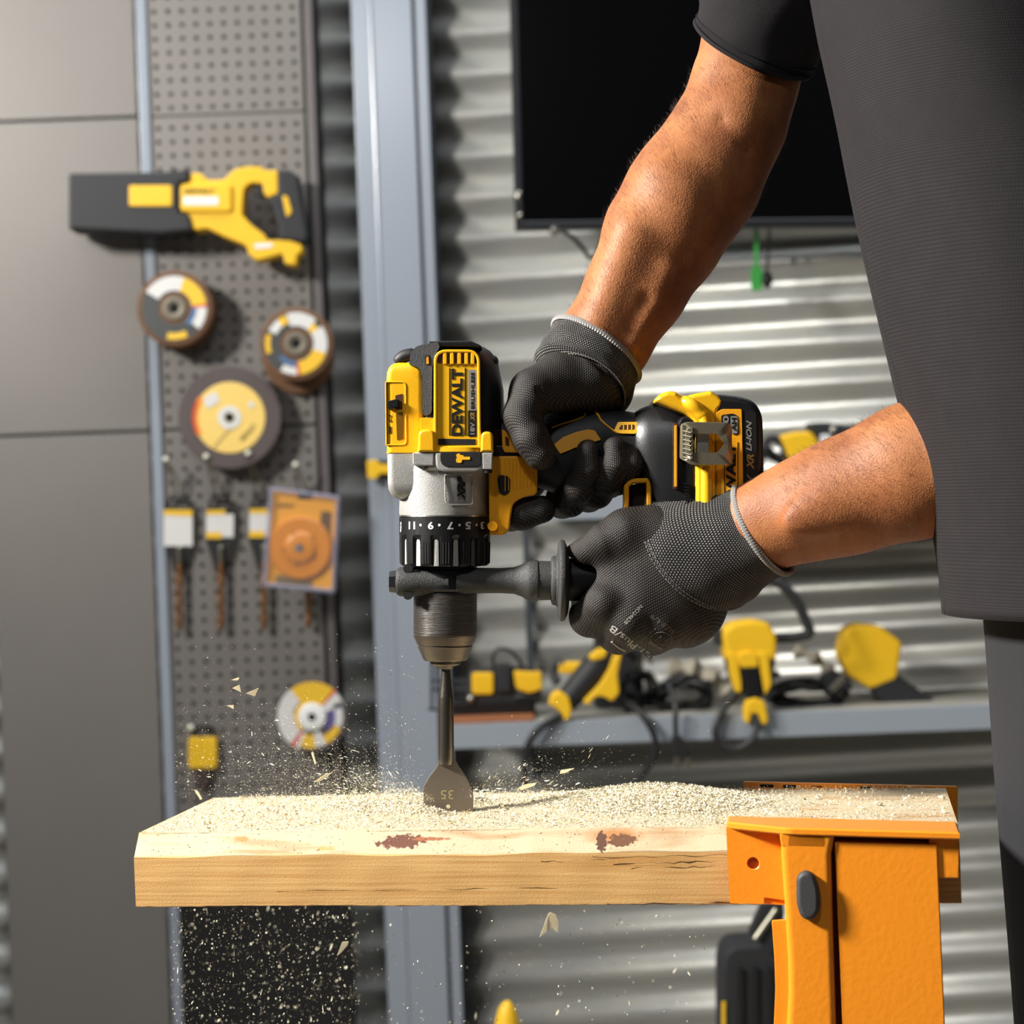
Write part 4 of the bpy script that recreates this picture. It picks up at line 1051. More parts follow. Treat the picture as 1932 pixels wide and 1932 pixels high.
# clutch ring
CX = 839; RC = 86
def ringmod(a, t):
    if t < 1008: return 1.0
    s = min(1, (t - 1008) / 10)
    q = math.cos(a * 14 + .9)
    return 1 - .075 * s * (1 if q > .42 else max(0, (q - .1) / .32))
pr = [(975, 83), (976, 86), (1008, 86), (1011, 86), (1014, 86), (1018, 86), (1060, 85), (1064, 84), (1067, 80), (1067.1, 60)]
MB().lathe('y', (CX, 0, 0), pr, 224, mod=ringmod).build('torque_ring', fd, BLKS, dr, smooth=30)
MB().lathe('y', (CX, 0, 0), [(972, 86), (974.8, 86.5), (975, 80)], 64).build('bright_ring', fd, STEEL, dr)
cyl = lambda R: (lambda x, y, w: (CX + R * math.sin(max(-1.5, min(1.5, (x - CX) / RC))), y, R * math.cos(max(-1.5, min(1.5, (x - CX) / RC))) + (w - R)))
arc = lambda xi: CX + RC * math.asin(max(-.999, min(.999, (xi - CX) / RC)))
for s_, xi, wd in (('11', 780, 17), ('9', 816, 11), ('7', 852, 12), ('5', 885, 12), ('3', 911, 12)):
    xa = arc(xi); text('lettering', s_, fd, (xa - wd / 2, 984, xa + wd / 2, 998), RC + .1, WHT, dr, rot=180, ext=.4, bold=.03, mapf=cyl(RC + .1), sub=1)
for xi in (797, 832, 869, 900, 918.5):
    xa = arc(xi); MB().add(*[[cyl(RC + .5)(x, y, RC + .5) for x, y in circ(xa, 990, 2.6, 12)], [tuple(range(12))]]).build('print_dot', fd, WHT, dr)
xa = arc(758)
for dy in (0, 7, 13): MB().add([cyl(RC + .5)(x, y, RC + .5) for x, y in [(xa - 3, 986 + dy), (xa + 4, 984 + dy), (xa + 4, 989 + dy), (xa - 3, 991 + dy)]], [(0, 1, 2, 3)]).build('drill_symbol', fd, WHT, dr)
# grip inserts and grooves; side light painted as silver left, grey right
for i in range(14):
    a0 = -.9 / 14 + i * 2 * PI / 14
    rg = []
    for (y, hw) in ((1017, .03), (1021, .052), (1062, .06), (1066, .06)):
        rg.append([(CX + r * math.cos(a0 + da), y, r * math.sin(a0 + da)) for r, da in ((70, -hw), (81.5, -hw), (82.3, 0), (81.5, hw), (70, hw))])
    if math.sin(a0) > -.4: MB().rings(rg).build('ring_insert', fd, GRYO if math.cos(a0) > .3 else SILV, dr)
    for da in (-.06, 0, .06):
        a1 = a0 + PI / 14 + da
        if math.sin(a1) > -.2: MB().tube([(CX + 85.6 * math.cos(a1), 1022, 85.6 * math.sin(a1)), (CX + 84.8 * math.cos(a1), 1062, 84.8 * math.sin(a1))], 1.3, 6).build('grip_groove', fd, SLOT, dr)
# chuck
CK = mat('brushed_chuck_metal', (118, 108, 96), .32, metal=.85, bump=.6, bscale=60, stretch=(1, 40, 1), bdist=.0003)
CKB = mat('brushed_chuck_sleeve', (62, 58, 54), .42, metal=.5, bump=1.0, bscale=60, stretch=(1, 40, 1), bdist=.0005)
cy0 = 840
MB().lathe('y', (cy0, 0, 0), [(1066, 60), (1120, 60)], 48).build('chuck_collar', fd, BLKS, dr)
MB().lathe('y', (cy0, 0, 0), [(1110, 56), (1118, 60)] + [(1119 + i * 1.5, 60 - (i % 2) * .35) for i in range(50)] + [(1195, 59.5), (1199, 58)], 72).build('chuck_sleeve', fd, CKB, dr, smooth=25)
MB().lathe('y', (cy0, 0, 0), [(1194, 58), (1196, 60), (1200, 60), (1215.5, 53), (1216.2, 51), (1217.5, 50.5), (1219, 52.5), (1244, 41.5), (1246, 39), (1246.1, 20)], 72).build('chuck_nose', fd, CK, dr, smooth=25)
MB().lathe('y', (cy0, 0, 0), [(1245, 29), (1252, 28.5), (1255, 26), (1255.1, 17), (1262, 14), (1262.1, 6)], 48).build('chuck_jaws', fd, CK, dr, smooth=25)
# side handle
HND = mat('textured_grey_nylon', (52, 52, 51), .52, bump=1.0, bscale=1500, bdist=.0005)
hy = 1096
sh_ = bpy.data.objects.new('side_handle', None); COL.objects.link(sh_); sh_.parent = dr; sh_['label'] = 'dark grey auxiliary side handle with round flange'
MB().lathe('x', (0, hy, 40), [(737, 19), (749, 21), (750, 12)], 6).build('bolt_head', fd, BLKS, sh_)
MB().lathe('x', (0, hy, 40), [(749, 18), (751, 24), (757, 27.5), (786, 27.5), (792, 26), (848, 25.5), (849, 14)], 40).build('clamp_block', fd, HND, sh_)
MB().lathe('w', (773, hy - 25), [(40, 9), (62, 9)], 20).build('clamp_hole', fd, SLOT, sh_)
MB().lathe('w', (773, hy + 24), [(40, 9), (62, 9)], 20).build('clamp_hole', fd, SLOT, sh_)
MB().lathe('x', (0, hy + 1, 50), [(846, 8), (866, 8)], 20).build('clamp_bolt', fd, BRASS, sh_)
MB().lathe('x', (0, hy + 1, 40), [(846, 11), (866, 11)], 24).build('clamp_core', fd, SLOT, sh_)
hp = [(862, 14), (863, 26), (868, 25.5), (900, 24), (945, 23.6), (970, 25), (984, 30), (994, 36), (1000, 38.5), (1010, 39), (1014, 38.5), (1015, 36.5), (1017, 36), (1018, 37), (1038, 36.2), (1040, 44), (1043, 46), (1048, 46.5), (1050, 50), (1056, 52)]
MB().lathe('x', (0, hy - 2, 40), hp, 56).build('handle_arm', fd, HND, sh_)
fl_ = MB(); fl_.lathe('x', (0, hy - 2, 40), [(1050, 30), (1052, 70), (1056, 75.5), (1060, 76.5), (1064, 75), (1070, 62), (1073, 40)], 64)
fl_.build('round_flange', fd, HND, sh_)
MB().lathe('x', (0, hy - 4, 36), [(1066, 40), (1080, 41), (1120, 40), (1200, 42), (1300, 43), (1345, 42), (1356, 34), (1360, 10)], 32, mod=lambda a, t: 1 - .05 * max(0, math.cos(8 * a))).build('rubber_grip', fd, BLK, sh_)
MB().lathe('y', (cy0, 0, 0), [(1074, 63), (1076, 65), (1110, 65), (1114, 62)], 48).build('clamp_band', fd, BLKS, sh_)
# trigger block
TY = YEL2
tb = rpoly([(922, 862, 1), (986, 862, 4), (1003, 872, 6), (1014, 886, 6), (1013, 934, 8), (988, 938, 8), (968, 950, 8), (964, 975, 8), (962, 998, 6), (952, 1009, 6), (924, 1009, 3)], 6)
MB().poly(tb, -58, 58, 4, back=True, seg=4).build('trigger_guard', fd, TY, dr)
MB().poly(rpoly([(939, 903, 8), (944, 897, 5), (957, 899, 5), (963, 904, 5), (962, 929, 5), (952, 936, 6), (942, 931, 5)], 4), 57, 59.5).build('reverse_button', fd, SLOT, dr)
for i in range(9): MB().box(952 + i * 6.8, 954.2 + i * 6.8, 869 + max(0, i - 5) * 5, 928 - i * 1.5, 56, 59.6, .8).build('guard_rib', fd, TY, dr)
MB().lathe('w', (930, 992), [(40, 10), (64, 9)], 20).build('guard_boss', fd, TY, dr)
MB().poly(rpoly([(918, 840), (1010, 846), (1012, 864), (920, 863)], 3), -52, 55, 4).build('black_band', fd, BLKS, dr)
MB().poly(rpoly([(947, 812, 2), (965, 822, 4), (969, 832, 3), (970, 846, 2), (1000, 848, 2), (1002, 856, 2), (952, 855, 3), (948, 846, 3)], 2), 40, 60, 2).build('yellow_clip', fd, TY, dr)
MB().poly(rpoly([(953, 825), (960, 829), (961, 844), (954, 842)], 1.5), 60, 60.8).build('clip_recess', fd, VENT, dr)
# grip
B(MB().rings(loft_x([(930, 770, 852, 40, 2.3), (960, 790, 868, 44, 2.3), (1000, 798, 915, 46, 2.2), (1050, 795, 932, 48, 2.2), (1085, 783, 928, 50, 2.2), (1110, 776, 918, 51, 2.2), (1140, 773, 905, 51, 2.2), (1170, 774, 900, 51, 2.2), (1195, 778, 900, 53, 2.2), (1206, 778, 910, 56, 2.2)])), 'grip', BLK)
def gz(x, y):     # depth of the grip's face at a picture point
    K = [(930, 770, 852, 40), (960, 790, 868, 44), (1000, 798, 915, 46), (1050, 795, 932, 48), (1085, 783, 928, 50), (1110, 776, 918, 51), (1140, 773, 905, 51), (1170, 774, 900, 51), (1195, 778, 900, 53), (1206, 778, 910, 56)]
    for a, b in zip(K[:-1], K[1:]):
        if a[0] <= x <= b[0]: break
    t = max(0, min(1, (x - a[0]) / (b[0] - a[0]))); y0, y1, hw = [a[i] + (b[i] - a[i]) * t for i in (1, 2, 3)]
    return hw * max(.02, 1 - min(.98, abs(y - (y0 + y1) / 2) / ((y1 - y0) / 2)) ** 2.2) ** (1 / 2.2) + .8
gm = lambda x, y, w: (x, y, gz(x, y) + w)
def inlay(name, pts, m, t=2.4):
    a = MB().poly(rpoly(pts, 2, 2), 0, t, .8); a.v = [gm(*p) for p in a.v]; return a.build(name, fd, m, dr)
def stripe(name, pts, r, m=TY):
    P = catmull(pts, 5); return MB().tube([(x, y, gz(x, y) + .2) for x, y in P], r, 8).build(name, fd, m, dr)
stripe('yellow_line', [(1040, 808), (1060, 801), (1080, 795), (1096, 789), (1103, 784), (1102, 779)], 1.6)
stripe('yellow_line', [(1121, 777), (1127, 784), (1132, 794), (1142, 804), (1152, 812), (1162, 818), (1176, 820)], 2.0)
inlay('yellow_band', [(1044, 840), (1062, 826), (1085, 817), (1108, 812), (1120, 814), (1132, 832), (1110, 838), (1085, 846), (1056, 858)], TY)
inlay('yellow_lug', [(1163, 798, 3), (1202, 798, 4), (1203, 816, 6), (1196, 821, 5), (1166, 820, 3), (1156, 815, 2)], YEL, 3.4)
inlay('lug_recess', [(1169, 804), (1194, 803), (1195, 813), (1164, 813)], VENT, 3.8)
for x in (1174, 1181.5, 1189): inlay('lug_rib', [(x - 1.3, 803), (x + 1.3, 803), (x + 1.3, 813.5), (x - 1.3, 813.5)], YEL, 4.6)
# battery foot
B(MB().rings(loft_x([(1192, 782, 905, 52, 2.2), (1197, 778, 912, 58, 2.2), (1206, 772, 925, 66, 2.2), (1220, 766, 950, 74, 2.4), (1238, 763, 985, 80, 2.6), (1262, 768, 992, 85, 3), (1282, 779, 995, 88, 3.4), (1296, 794, 998, 89, 4), (1304, 812, 998, 88, 4.5), (1308, 820, 996, 86, 4.5)])), 'battery_foot', BLKS, smooth=60)
MB().frame(rpoly([(1174, 916, 2), (1186, 904, 6), (1218, 903, 6), (1224, 908, 6), (1225, 962, 4), (1174, 966, 2)], 5), 9, 18, 66, 2).build('yellow_loop', fd, YEL2, dr)
MB().poly(rpoly([(1184, 916), (1214, 912), (1214, 955), (1184, 960)], 4), 20, 44, 1).build('loop_recess', fd, SLOT, dr)
MB().poly(rect(1263, 802, 1272, 924, 4), 80, 91, 1).build('foot_slot', fd, VENT, dr)
MB().poly(rect(1265, 806, 1270, 920, 2), 88, 93, 1).build('slot_rib', fd, YEL2, dr)
for i in range(9): MB().box(1283, 1292, 913 + i * 6, 915.5 + i * 6, 90, 97, .6).build('foot_rib', fd, BLKS, dr)
MB().lathe('w', (1286, 804), [(80, 15), (95, 14), (99, 11), (99.1, 3)], 28).build('clip_screw_boss', fd, BLKS, dr)
# battery pack
bt = bpy.data.objects.new('battery_pack', None); COL.objects.link(bt); bt.parent = dr; bt['label'] = 'black and yellow slide-on battery pack'
Bb = lambda mb, name, m, smooth=35: mb.build(name, fd, m, bt, smooth)
Bb(MB().poly(rpoly([(1334, 756, 4), (1346, 749, 5), (1385, 753, 10), (1412, 761, 22), (1427, 785, 22), (1429, 830), (1431, 1010, 16), (1420, 1024, 12), (1340, 1026, 6)], 8, 6), -104, 100, 14, back=True, seg=4), 'pack_body', BLKS)
Bb(MB().poly(rpoly([(1228, 762, 5), (1236, 750, 6), (1252, 744, 6), (1268, 745, 6), (1279, 756, 8), (1298, 749, 8), (1332, 743, 5), (1346, 752, 6), (1355, 760, 5), (1354, 772, 8), (1346, 780, 8), (1342, 800, 6), (1342, 990, 2), (1303, 990, 2), (1304, 810, 8), (1292, 790, 10), (1264, 778, 8)], 6), -100, 101, 9, back=True, seg=4), 'yellow_latch_side', YEL)
Bb(MB().tube(catmull([(1262, 752, 62), (1290, 766, 96), (1312, 784, 98), (1322, 812, 97), (1324, 990, 97)], 6), [9] * 5 + [12] * 20, 14), 'yellow_ridge', YEL)
Bb(MB().sphere((1262, 754, 40), 17, sy=.8, sw=2), 'release_button', YEL)
Bb(MB().poly(rect(1341, 794, 1353, 985, 2), 92, 98, 1), 'yellow_rail', YEL2)
Bb(MB().poly(rpoly([(1340, 785, 8), (1350, 777, 8), (1388, 777, 3), (1392, 985, 3), (1344, 985, 3)], 4), 96, 101.5, 1), 'yellow_label', YEL2)
Bb(MB().poly(rpoly([(1350, 788, 4), (1372, 785, 4), (1381, 790, 4), (1383, 822, 4), (1376, 826, 4), (1350, 806, 3)], 3), 101, 102.2), 'capacity_badge', BPR)
text('lettering', '0', fd, (1353, 789, 1364, 803), 102.3, LGRY, bt, rot=90, ext=.5, bold=.03)
MB().poly(rect(1367, 790, 1380, 822, 3), 102, 102.6).build('badge_frame', fd, LGRY, bt)
text('lettering', 'AH', fd, (1369, 793, 1378, 818), 102.5, BPR, bt, rot=90, ext=.5, bold=.04)
for x in (1356, 1380.5): MB().box(x - .7, x + .7, 838, 985, 101, 102.2).build('logo_line', fd, BPR, bt)
text('lettering', 'DEWALT', fd, (1359, 840, 1377, 972), 101.3, BPR, bt, rot=90, ext=1, bold=.035)
MB().poly(rpoly([(1394, 779), (1414, 782), (1418, 985), (1398, 985)], 5), 96, 101).build('black_label', fd, BPR, bt)
text('lettering', 'LI-ION', fd, (1396, 798, 1406, 854), 101, LGRY, bt, rot=90, ext=.5, bold=.02, italic=.3)
text('lettering', 'XR', fd, (1397, 860, 1410, 888), 101, MATS['bronze_print'], bt, rot=90, ext=.5, bold=.04, italic=.3)
text('lettering', '18V', fd, (1397, 896, 1410, 935), 101, LGRY, bt, rot=90, ext=.5, bold=.03, italic=.3)
MB().tube([(1419, 800, 84), (1424, 860, 88), (1425, 980, 88)], 2.5).build('edge_bead', fd, BLKS, bt)
# belt hook: bent plate with a pointed window
hk = [(1275, 805, 3), (1285, 802, 3), (1358, 803, 3), (1367, 807, 3), (1369, 876, 3), (1362, 880, 3), (1292, 880, 3), (1274, 868, 4)]
win = [(1290, 830), (1293, 825), (1300, 823), (1318, 823), (1334, 823), (1341, 825), (1346, 832), (1353, 841), (1347, 850), (1340, 857), (1332, 858), (1316, 858), (1298, 858), (1291, 853), (1289, 842)]
oc = []
cxy = (1320, 841)
ho = rpoly(hk, 3, 3)
def hitp(a, P):
    d = (math.cos(a), math.sin(a)); best = None
    for i in range(len(P)):
        p, q = P[i], P[(i + 1) % len(P)]; ex, ey = q[0] - p[0], q[1] - p[1]; den = d[0] * ey - d[1] * ex
        if abs(den) < 1e-9: continue
        t = ((p[0] - cxy[0]) * ey - (p[1] - cxy[1]) * ex) / den; u_ = ((p[0] - cxy[0]) * d[1] - (p[1] - cxy[1]) * d[0]) / den
        if t > 0 and -1e-6 <= u_ <= 1 + 1e-6 and (best is None or t > best): best = t
    return (cxy[0] + d[0] * best, cxy[1] + d[1] * best)
AN = [2 * PI * i / 72 for i in range(72)]
hw_ = lambda x: 132 - (max(0, 1284 - x) ** 1.6) * .9 - max(0, x - 1358) ** 2 * .12
O_ = [hitp(a, ho) for a in AN]; W_ = [hitp(a, win) for a in AN]
M_ = [((o[0] + w_[0]) / 2, (o[1] + w_[1]) / 2) for o, w_ in zip(O_, W_)]
g3 = lambda P, d: [(x, y, hw_(x) + d) for x, y in P]
MB().rings([g3(O_, -4), g3(offset_poly(O_, -.1), -1), g3(offset_poly(O_, 1), 0), g3(M_, 0), g3(W_, 0), g3(W_, -4), g3(M_, -4)], closed=True).build('belt_hook', fd, PSTL, dr)
MB().poly(rpoly([(1275, 806), (1292, 806), (1294, 872), (1276, 868)], 3), 96, 126, 3).build('hook_root', fd, PSTL, dr)
for i in range(7): MB().tube([(1278, 818 + i * 8, 128), (1292, 822 + i * 8, 134.5)], 1.6, 6).build('hook_rib', fd, PSTL, dr)
MB().box(1293, 1295, 812, 870, 131, 134.5, .5).build('hook_rib', fd, PSTL, dr)
MB().poly(rect(1304, 821, 1326, 861, 3), 98, 118, 2).build('hook_shank', fd, mat('bright_plate', (212, 208, 196), .3, metal=.5), dr)

# ------------------------------------------------------------------ spade bit in the chuck
fb = Frame(844, 1400, D0)
sb = empty('spade_drill_bit', fb.M, 'steel spade bit held in the drill chuck, its flat blade entering the board', 'drill bit')
BIT = mat('ground_tool_steel', (120, 114, 104), .3, metal=.95, bump=.2, bscale=500)
BLD = mat('dull_blade_steel', (132, 122, 110), .46, metal=.75, bump=.5, bscale=400, bdist=.0003)
MB().lathe('y', (841.5, 0, 0), [(1240, 8), (1262, 8.5), (1290, 10.5), (1313, 13.6), (1316, 14), (1335, 14.6), (1400, 14.8), (1430, 14.6), (1442, 13)], 40).build('shank', fb, BIT, sb)
bl = catmull([(829, 1408), (829, 1430), (824, 1446), (812, 1462), (801, 1480)], 5) + [(799, 1484), (799, 1533), (836, 1536), (846, 1550), (856, 1536), (893, 1533), (893, 1500)] + catmull([(892, 1492), (881, 1468), (866, 1446), (857, 1430), (857, 1408)], 5)
MB().poly(bl, -5, 5, 1.6, back=True).build('blade', fb, BLD, sb)
text('lettering', '35', fb, (832, 1490, 856, 1507), 5, mat('engraved_mark', (190, 176, 130), .4, metal=.5), sb, rot=180, ext=.3)
MB().lathe('w', (846, 1521), [(4.5, 4), (5.6, 3.8)], 20).build('blade_hole', fb, mat('pale_dust_plug', (214, 200, 160), .8), sb)
# ================================================================== the person holding the drill
def knit_mat(name, base, dot, nu, nv, rough=.75, thr=.35, bump=1.0, bd=.0004, amount=1.0, sheen=.1, var=None):
    """rows of small stitches laid out along the garment's own UV map"""
    m = bpy.data.materials.new(name); m.use_nodes = True
    n, l = m.node_tree.nodes, m.node_tree.links; b = n['Principled BSDF']
    t = n.new('ShaderNodeTexCoord'); sp_ = n.new('ShaderNodeSeparateXYZ'); l.new(t.outputs['UV'], sp_.inputs[0])
    def M(op, a, b_=None, c=None):
        q = n.new('ShaderNodeMath'); q.operation = op
        for i, x in enumerate((a, b_, c)):
            if x is None: continue
            if isinstance(x, (int, float)): q.inputs[i].default_value = x
            else: l.new(x, q.inputs[i])
        return q.outputs[0]
    row = M('MULTIPLY', sp_.outputs['Y'], nv); rowf = M('FLOOR', row)
    sh = M('MULTIPLY', M('MODULO', rowf, 2.0), .5)
    u = M('ADD', M('MULTIPLY', sp_.outputs['X'], nu), sh)
    su = M('ABSOLUTE', M('SINE', M('MULTIPLY', u, PI))); sv = M('ABSOLUTE', M('SINE', M('MULTIPLY', row, PI)))
    h = M('MULTIPLY', su, sv)
    mr = n.new('ShaderNodeMapRange'); mr.interpolation_type = 'SMOOTHSTEP'; mr.inputs['From Min'].default_value = thr; mr.inputs['From Max'].default_value = thr + .45; l.new(h, mr.inputs['Value'])
    ns = n.new('ShaderNodeTexNoise'); ns.inputs['Scale'].default_value = 60; l.new(t.outputs['Object'], ns.inputs['Vector'])
    fac = M('MULTIPLY', mr.outputs[0], M('MULTIPLY', ns.outputs[0], 1.8 * amount))
    mx = n.new('ShaderNodeMix'); mx.data_type = 'RGBA'; mx.inputs['A'].default_value = lin(base); mx.inputs['B'].default_value = lin(dot)
    l.new(fac, mx.inputs['Factor']); l.new(mx.outputs['Result'], b.inputs['Base Color'])
    bp = n.new('ShaderNodeBump'); bp.inputs['Strength'].default_value = bump; bp.inputs['Distance'].default_value = bd
    l.new(h, bp.inputs['Height']); l.new(bp.outputs[0], b.inputs['Normal'])
    b.inputs['Roughness'].default_value = rough; b.inputs['Specular IOR Level'].default_value = .4
    return m
GLV = knit_mat('coated_knit_glove', (14, 12, 11), (72, 62, 54), 230, 210, .62, .4, .9, .0003, .8)
CUF = knit_mat('charcoal_knit_cuff', (20, 19, 19), (142, 138, 132), 1, 1, .8, .5, 1.0, .0006, .95)
PIP = knit_mat('white_overlock_edge', (120, 116, 112), (224, 220, 216), 1, 1, .8, .2, 1.0, .0008, 1.0)
SHIRT = knit_mat('dark_pique_shirt', (14, 11, 13), (36, 29, 32), 520, 420, .85, .3, .6, .0003, .8)

def skin_mat():
    m = mat('tanned_skin', (186, 118, 78), .55, bump=.0, spec=.35, sss=.05)
    n, l = m.node_tree.nodes, m.node_tree.links; b = n['Principled BSDF']
    t = n.new('ShaderNodeTexCoord'); a = n.new('ShaderNodeTexNoise'); a.inputs['Scale'].default_value = 26; a.inputs['Detail'].default_value = 8; a.inputs['Roughness'].default_value = .65
    l.new(t.outputs['Object'], a.inputs['Vector'])
    r = n.new('ShaderNodeValToRGB'); l.new(a.outputs[0], r.inputs[0])
    r.color_ramp.elements[0].position = .3; r.color_ramp.elements[0].color = lin((124, 70, 38))
    r.color_ramp.elements[1].position = .7; r.color_ramp.elements[1].color = lin((172, 112, 68))
    l.new(r.outputs[0], b.inputs['Base Color'])
    v = n.new('ShaderNodeTexVoronoi'); v.inputs['Scale'].default_value = 900; l.new(t.outputs['Object'], v.inputs['Vector'])
    c = n.new('ShaderNodeTexNoise'); c.inputs['Scale'].default_value = 420; c.inputs['Detail'].default_value = 4; l.new(t.outputs['Object'], c.inputs['Vector'])
    ad = n.new('ShaderNodeMath'); l.new(v.outputs['Distance'], ad.inputs[0]); l.new(c.outputs[0], ad.inputs[1])
    bp = n.new('ShaderNodeBump'); bp.inputs['Strength'].default_value = .45; bp.inputs['Distance'].default_value = .0004
    l.new(ad.outputs[0], bp.inputs['Height']); l.new(bp.outputs[0], b.inputs['Normal'])
    return m
SKIN = skin_mat()

fpn = Frame(1400, 500, D0)
# --- skin: both arms and the torso under the shirt, one surface
W = fpn.I
RA = [  # far arm: picture point, depth w, half width across, as seen
    ((1121, 670), -22, 74), ((1140, 645), -30, 84), ((1202, 540), -40, 93), ((1250, 446), -55, 110), ((1292, 375), -68, 114), ((1322, 335), -74, 113), ((1360, 268), -84, 103), ((1384, 225), -92, 99),
    ((1404, 160), -105, 97), ((1429, 78), -120, 100), ((1462, -30), -140, 114), ((1500, -150), -150, 124), ((1545, -290), -120, 128)]
LA = [((1345, 1030), 62, 66), ((1420, 1000), 88, 76), ((1480, 975), 108, 84), ((1545, 952), 130, 96), ((1612, 930), 152, 106), ((1720, 890), 190, 122), ((1860, 840), 236, 128), ((2030, 784), 290, 112), ((2180, 740), 330, 104)]
LU = [((2180, 740), 330, 104), ((2260, 560), 400, 116), ((2290, 330), 440, 126), ((2260, 60), 470, 136), ((2180, -160), 460, 134)]
def chainP(lst): return [(W(p[0], p[1], w), r * (1 - w / F)) for (p, w, r) in lst]
RAc, LAc, LUc = chainP(RA), chainP(LA), chainP(LU)
def body_sdf(P):
    d = None
    def chain(c, fl, k, d):
        cc = None
        for (a, ra), (b, rb) in zip(c[:-1], c[1:]):
            q = sd_cap(P, a, b, ra, rb, fl)
            cc = q if cc is None else smin(cc, q, k)
        return cc if d is None else smin(d, cc, 40)
    d = chain(RAc, (1, 1, .86), 22, d)
    d = chain(LAc, (1, 1, .9), 34, d)
    d = chain(LUc, (1, 1, 1), 34, d)
    for c_, r_ in (((1720, -330, -60), 120), ((1950, -330, 200), 150), ((1960, -250, 440), 150)):
        d = smin(d, sd_ell(P, c_, (r_, r_, r_ * 1.1)), 60)
    d = smin(d, sd_cap(P, RAc[-1][0], (1900, -330, 180), 120, 140), 60)
    d = smin(d, sd_cap(P, LUc[-1][0], (1930, -300, 200), 130, 150), 60)
    # wrist tendons, muscle and the crease of the elbow
    d = smin(d, sd_cap(P, W(1190, 640, 28), W(1256, 520, 22), 15, 16), 34)
    d = smin(d, sd_cap(P, W(1128, 610, 26), W(1190, 440, 14), 16, 24), 60)
    d = smin(d, sd_ell(P, W(1278, 388, -6), (56, 90, 54), -.5), 44)
    d = smax(d, -sd_cap(P, W(1366, 226, 2), W(1406, 280, -8), 9, 8), 22)
    d = smax(d, -sd_cap(P, W(1168, 668, 64), W(1222, 565, 52), 7, 4), 24)
    d = smin(d, sd_ell(P, W(1398, 228, -24), (44, 50, 30), 0), 34)
    d = smin(d, sd_ell(P, W(1560, 960, 218), (80, 34, 20), -.35), 40)
    return d
V, Q = sdf_mesh(body_sdf, (1010, -560, -330), (2320, 1200, 700), 5.0)
# finer pass for what shows
def mesh_sdf(name, V, Q, m, fr, parent=None, uv=None):
    o = mesh_np(name, V, Q, m, fr, parent, uv)
    bm = bmesh.new(); bm.from_mesh(o.data); bmesh.ops.recalc_face_normals(bm, faces=bm.faces); bm.to_mesh(o.data); bm.free()
    o.data.shade_smooth()
    return o
person = mesh_sdf('person', V, Q, SKIN, fpn)
tag(person, 'person in a dark polo shirt and dark work gloves leaning in to drill', 'person')
lv = person.modifiers.new('smooth', 'SMOOTH'); lv.iterations = 3; lv.factor = .5

# --- gloves
def glove_uv(V, seg, cx, cy, ang):
    c_, s_ = math.cos(ang), math.sin(ang)
    x = (V[:, 0] - cx) * c_ + (V[:, 1] - cy) * s_; y = -(V[:, 0] - cx) * s_ + (V[:, 1] - cy) * c_
    z = V[:, 2]
    return np.stack([(x + .5 * z) / 1000 + 1, (y + .5 * z) / 1000 + 1], 1)

def fing(P, pts, k=10):
    cc = None
    for (a, b) in zip(pts[:-1], pts[1:]):
        q = sd_cap(P, a[:3], b[:3], a[3], b[3]); cc = q if cc is None else smin(cc, q, k)
    return cc
R_F = {  # right hand: x, y, w, radius per joint, knuckle first
    'index': [(1052, 832, -92, 36), (1000, 905, -96, 32), (966, 962, -70, 30), (964, 972, -20, 29), (985, 970, 22, 29), (1022, 961, 34, 26)],
    'middle': [(1090, 830, -96, 36), (1070, 905, -92, 33), (1062, 946, -46, 31), (1075, 944, 10, 30), (1092, 920, 50, 27), (1106, 888, 64, 25), (1107, 853, 60, 22)],
    'ring': [(1128, 818, -94, 34), (1120, 895, -90, 31), (1112, 936, -44, 29), (1126, 930, 12, 28), (1146, 905, 52, 26), (1157, 880, 64, 24), (1156, 847, 60, 21)],
    'little': [(1160, 805, -88, 31), (1158, 870, -84, 28), (1152, 912, -40, 26), (1164, 908, 14, 25), (1178, 892, 46, 23), (1188, 878, 56, 21), (1189, 862, 52, 19)],
    'thumb': [(1052, 712, 30, 42), (1004, 742, 52, 42), (985, 790, 70, 35), (1002, 832, 84, 32), (1018, 858, 84, 31)],
}
def right_sdf(P):
    d = sd_cap(P, (1140, 640, -28), (1112, 700, -20), 78, 76, (1, 1, .82))
    d = smin(d, sd_cap(P, (1118, 690, -14), (1040, 726, -12), 62, 50, (1, 1, .95)), 44)          # base of the hand
    d = smin(d, sd_cap(P, (1136, 706, -26), (1150, 744, -24), 56, 40), 40)                     # heel over the back of the grip
    d = smin(d, sd_cap(P, (1110, 720, 22), (1050, 742, 44), 44, 36, (1, 1, .8)), 36)
    d = smin(d, sd_cap(P, (1090, 740, -60), (1060, 830, -88), 52, 44, (1, 1, .8)), 30)
    d = smin(d, sd_cap(P, (1130, 740, -60), (1135, 815, -86), 50, 40, (1, 1, .8)), 30)
    for nme, k in (('index', 8), ('middle', 6), ('ring', 6), ('little', 6), ('thumb', 22)):
        d = smin(d, fing(P, R_F[nme]), k)
    for a, b in (((1014, 742, 92), (1040, 780, 84)), ((1100, 668, 62), (1160, 730, 52))):
        d = smax(d, -sd_cap(P, a, b, 3.5, 2), 9)
    for (x, y, w) in ((1006, 806, 114), (1100, 884, 92), (1151, 874, 92)): # knuckle wrinkles
        d = smax(d, -sd_cap(P, (x - 12, y + 2, w), (x + 12, y - 3, w), 2.2, 2.2), 5)
    g = sd_cap(P, (1000, 858, 0), (1190, 838, 0), 44, 46, (1, 1.25, 1))       # leave room for the grip
    d = smax(d, -g, 6)
    return d
V, Q = sdf_mesh(right_sdf, (925, 545, -150), (1235, 1015, 150), 3.0)
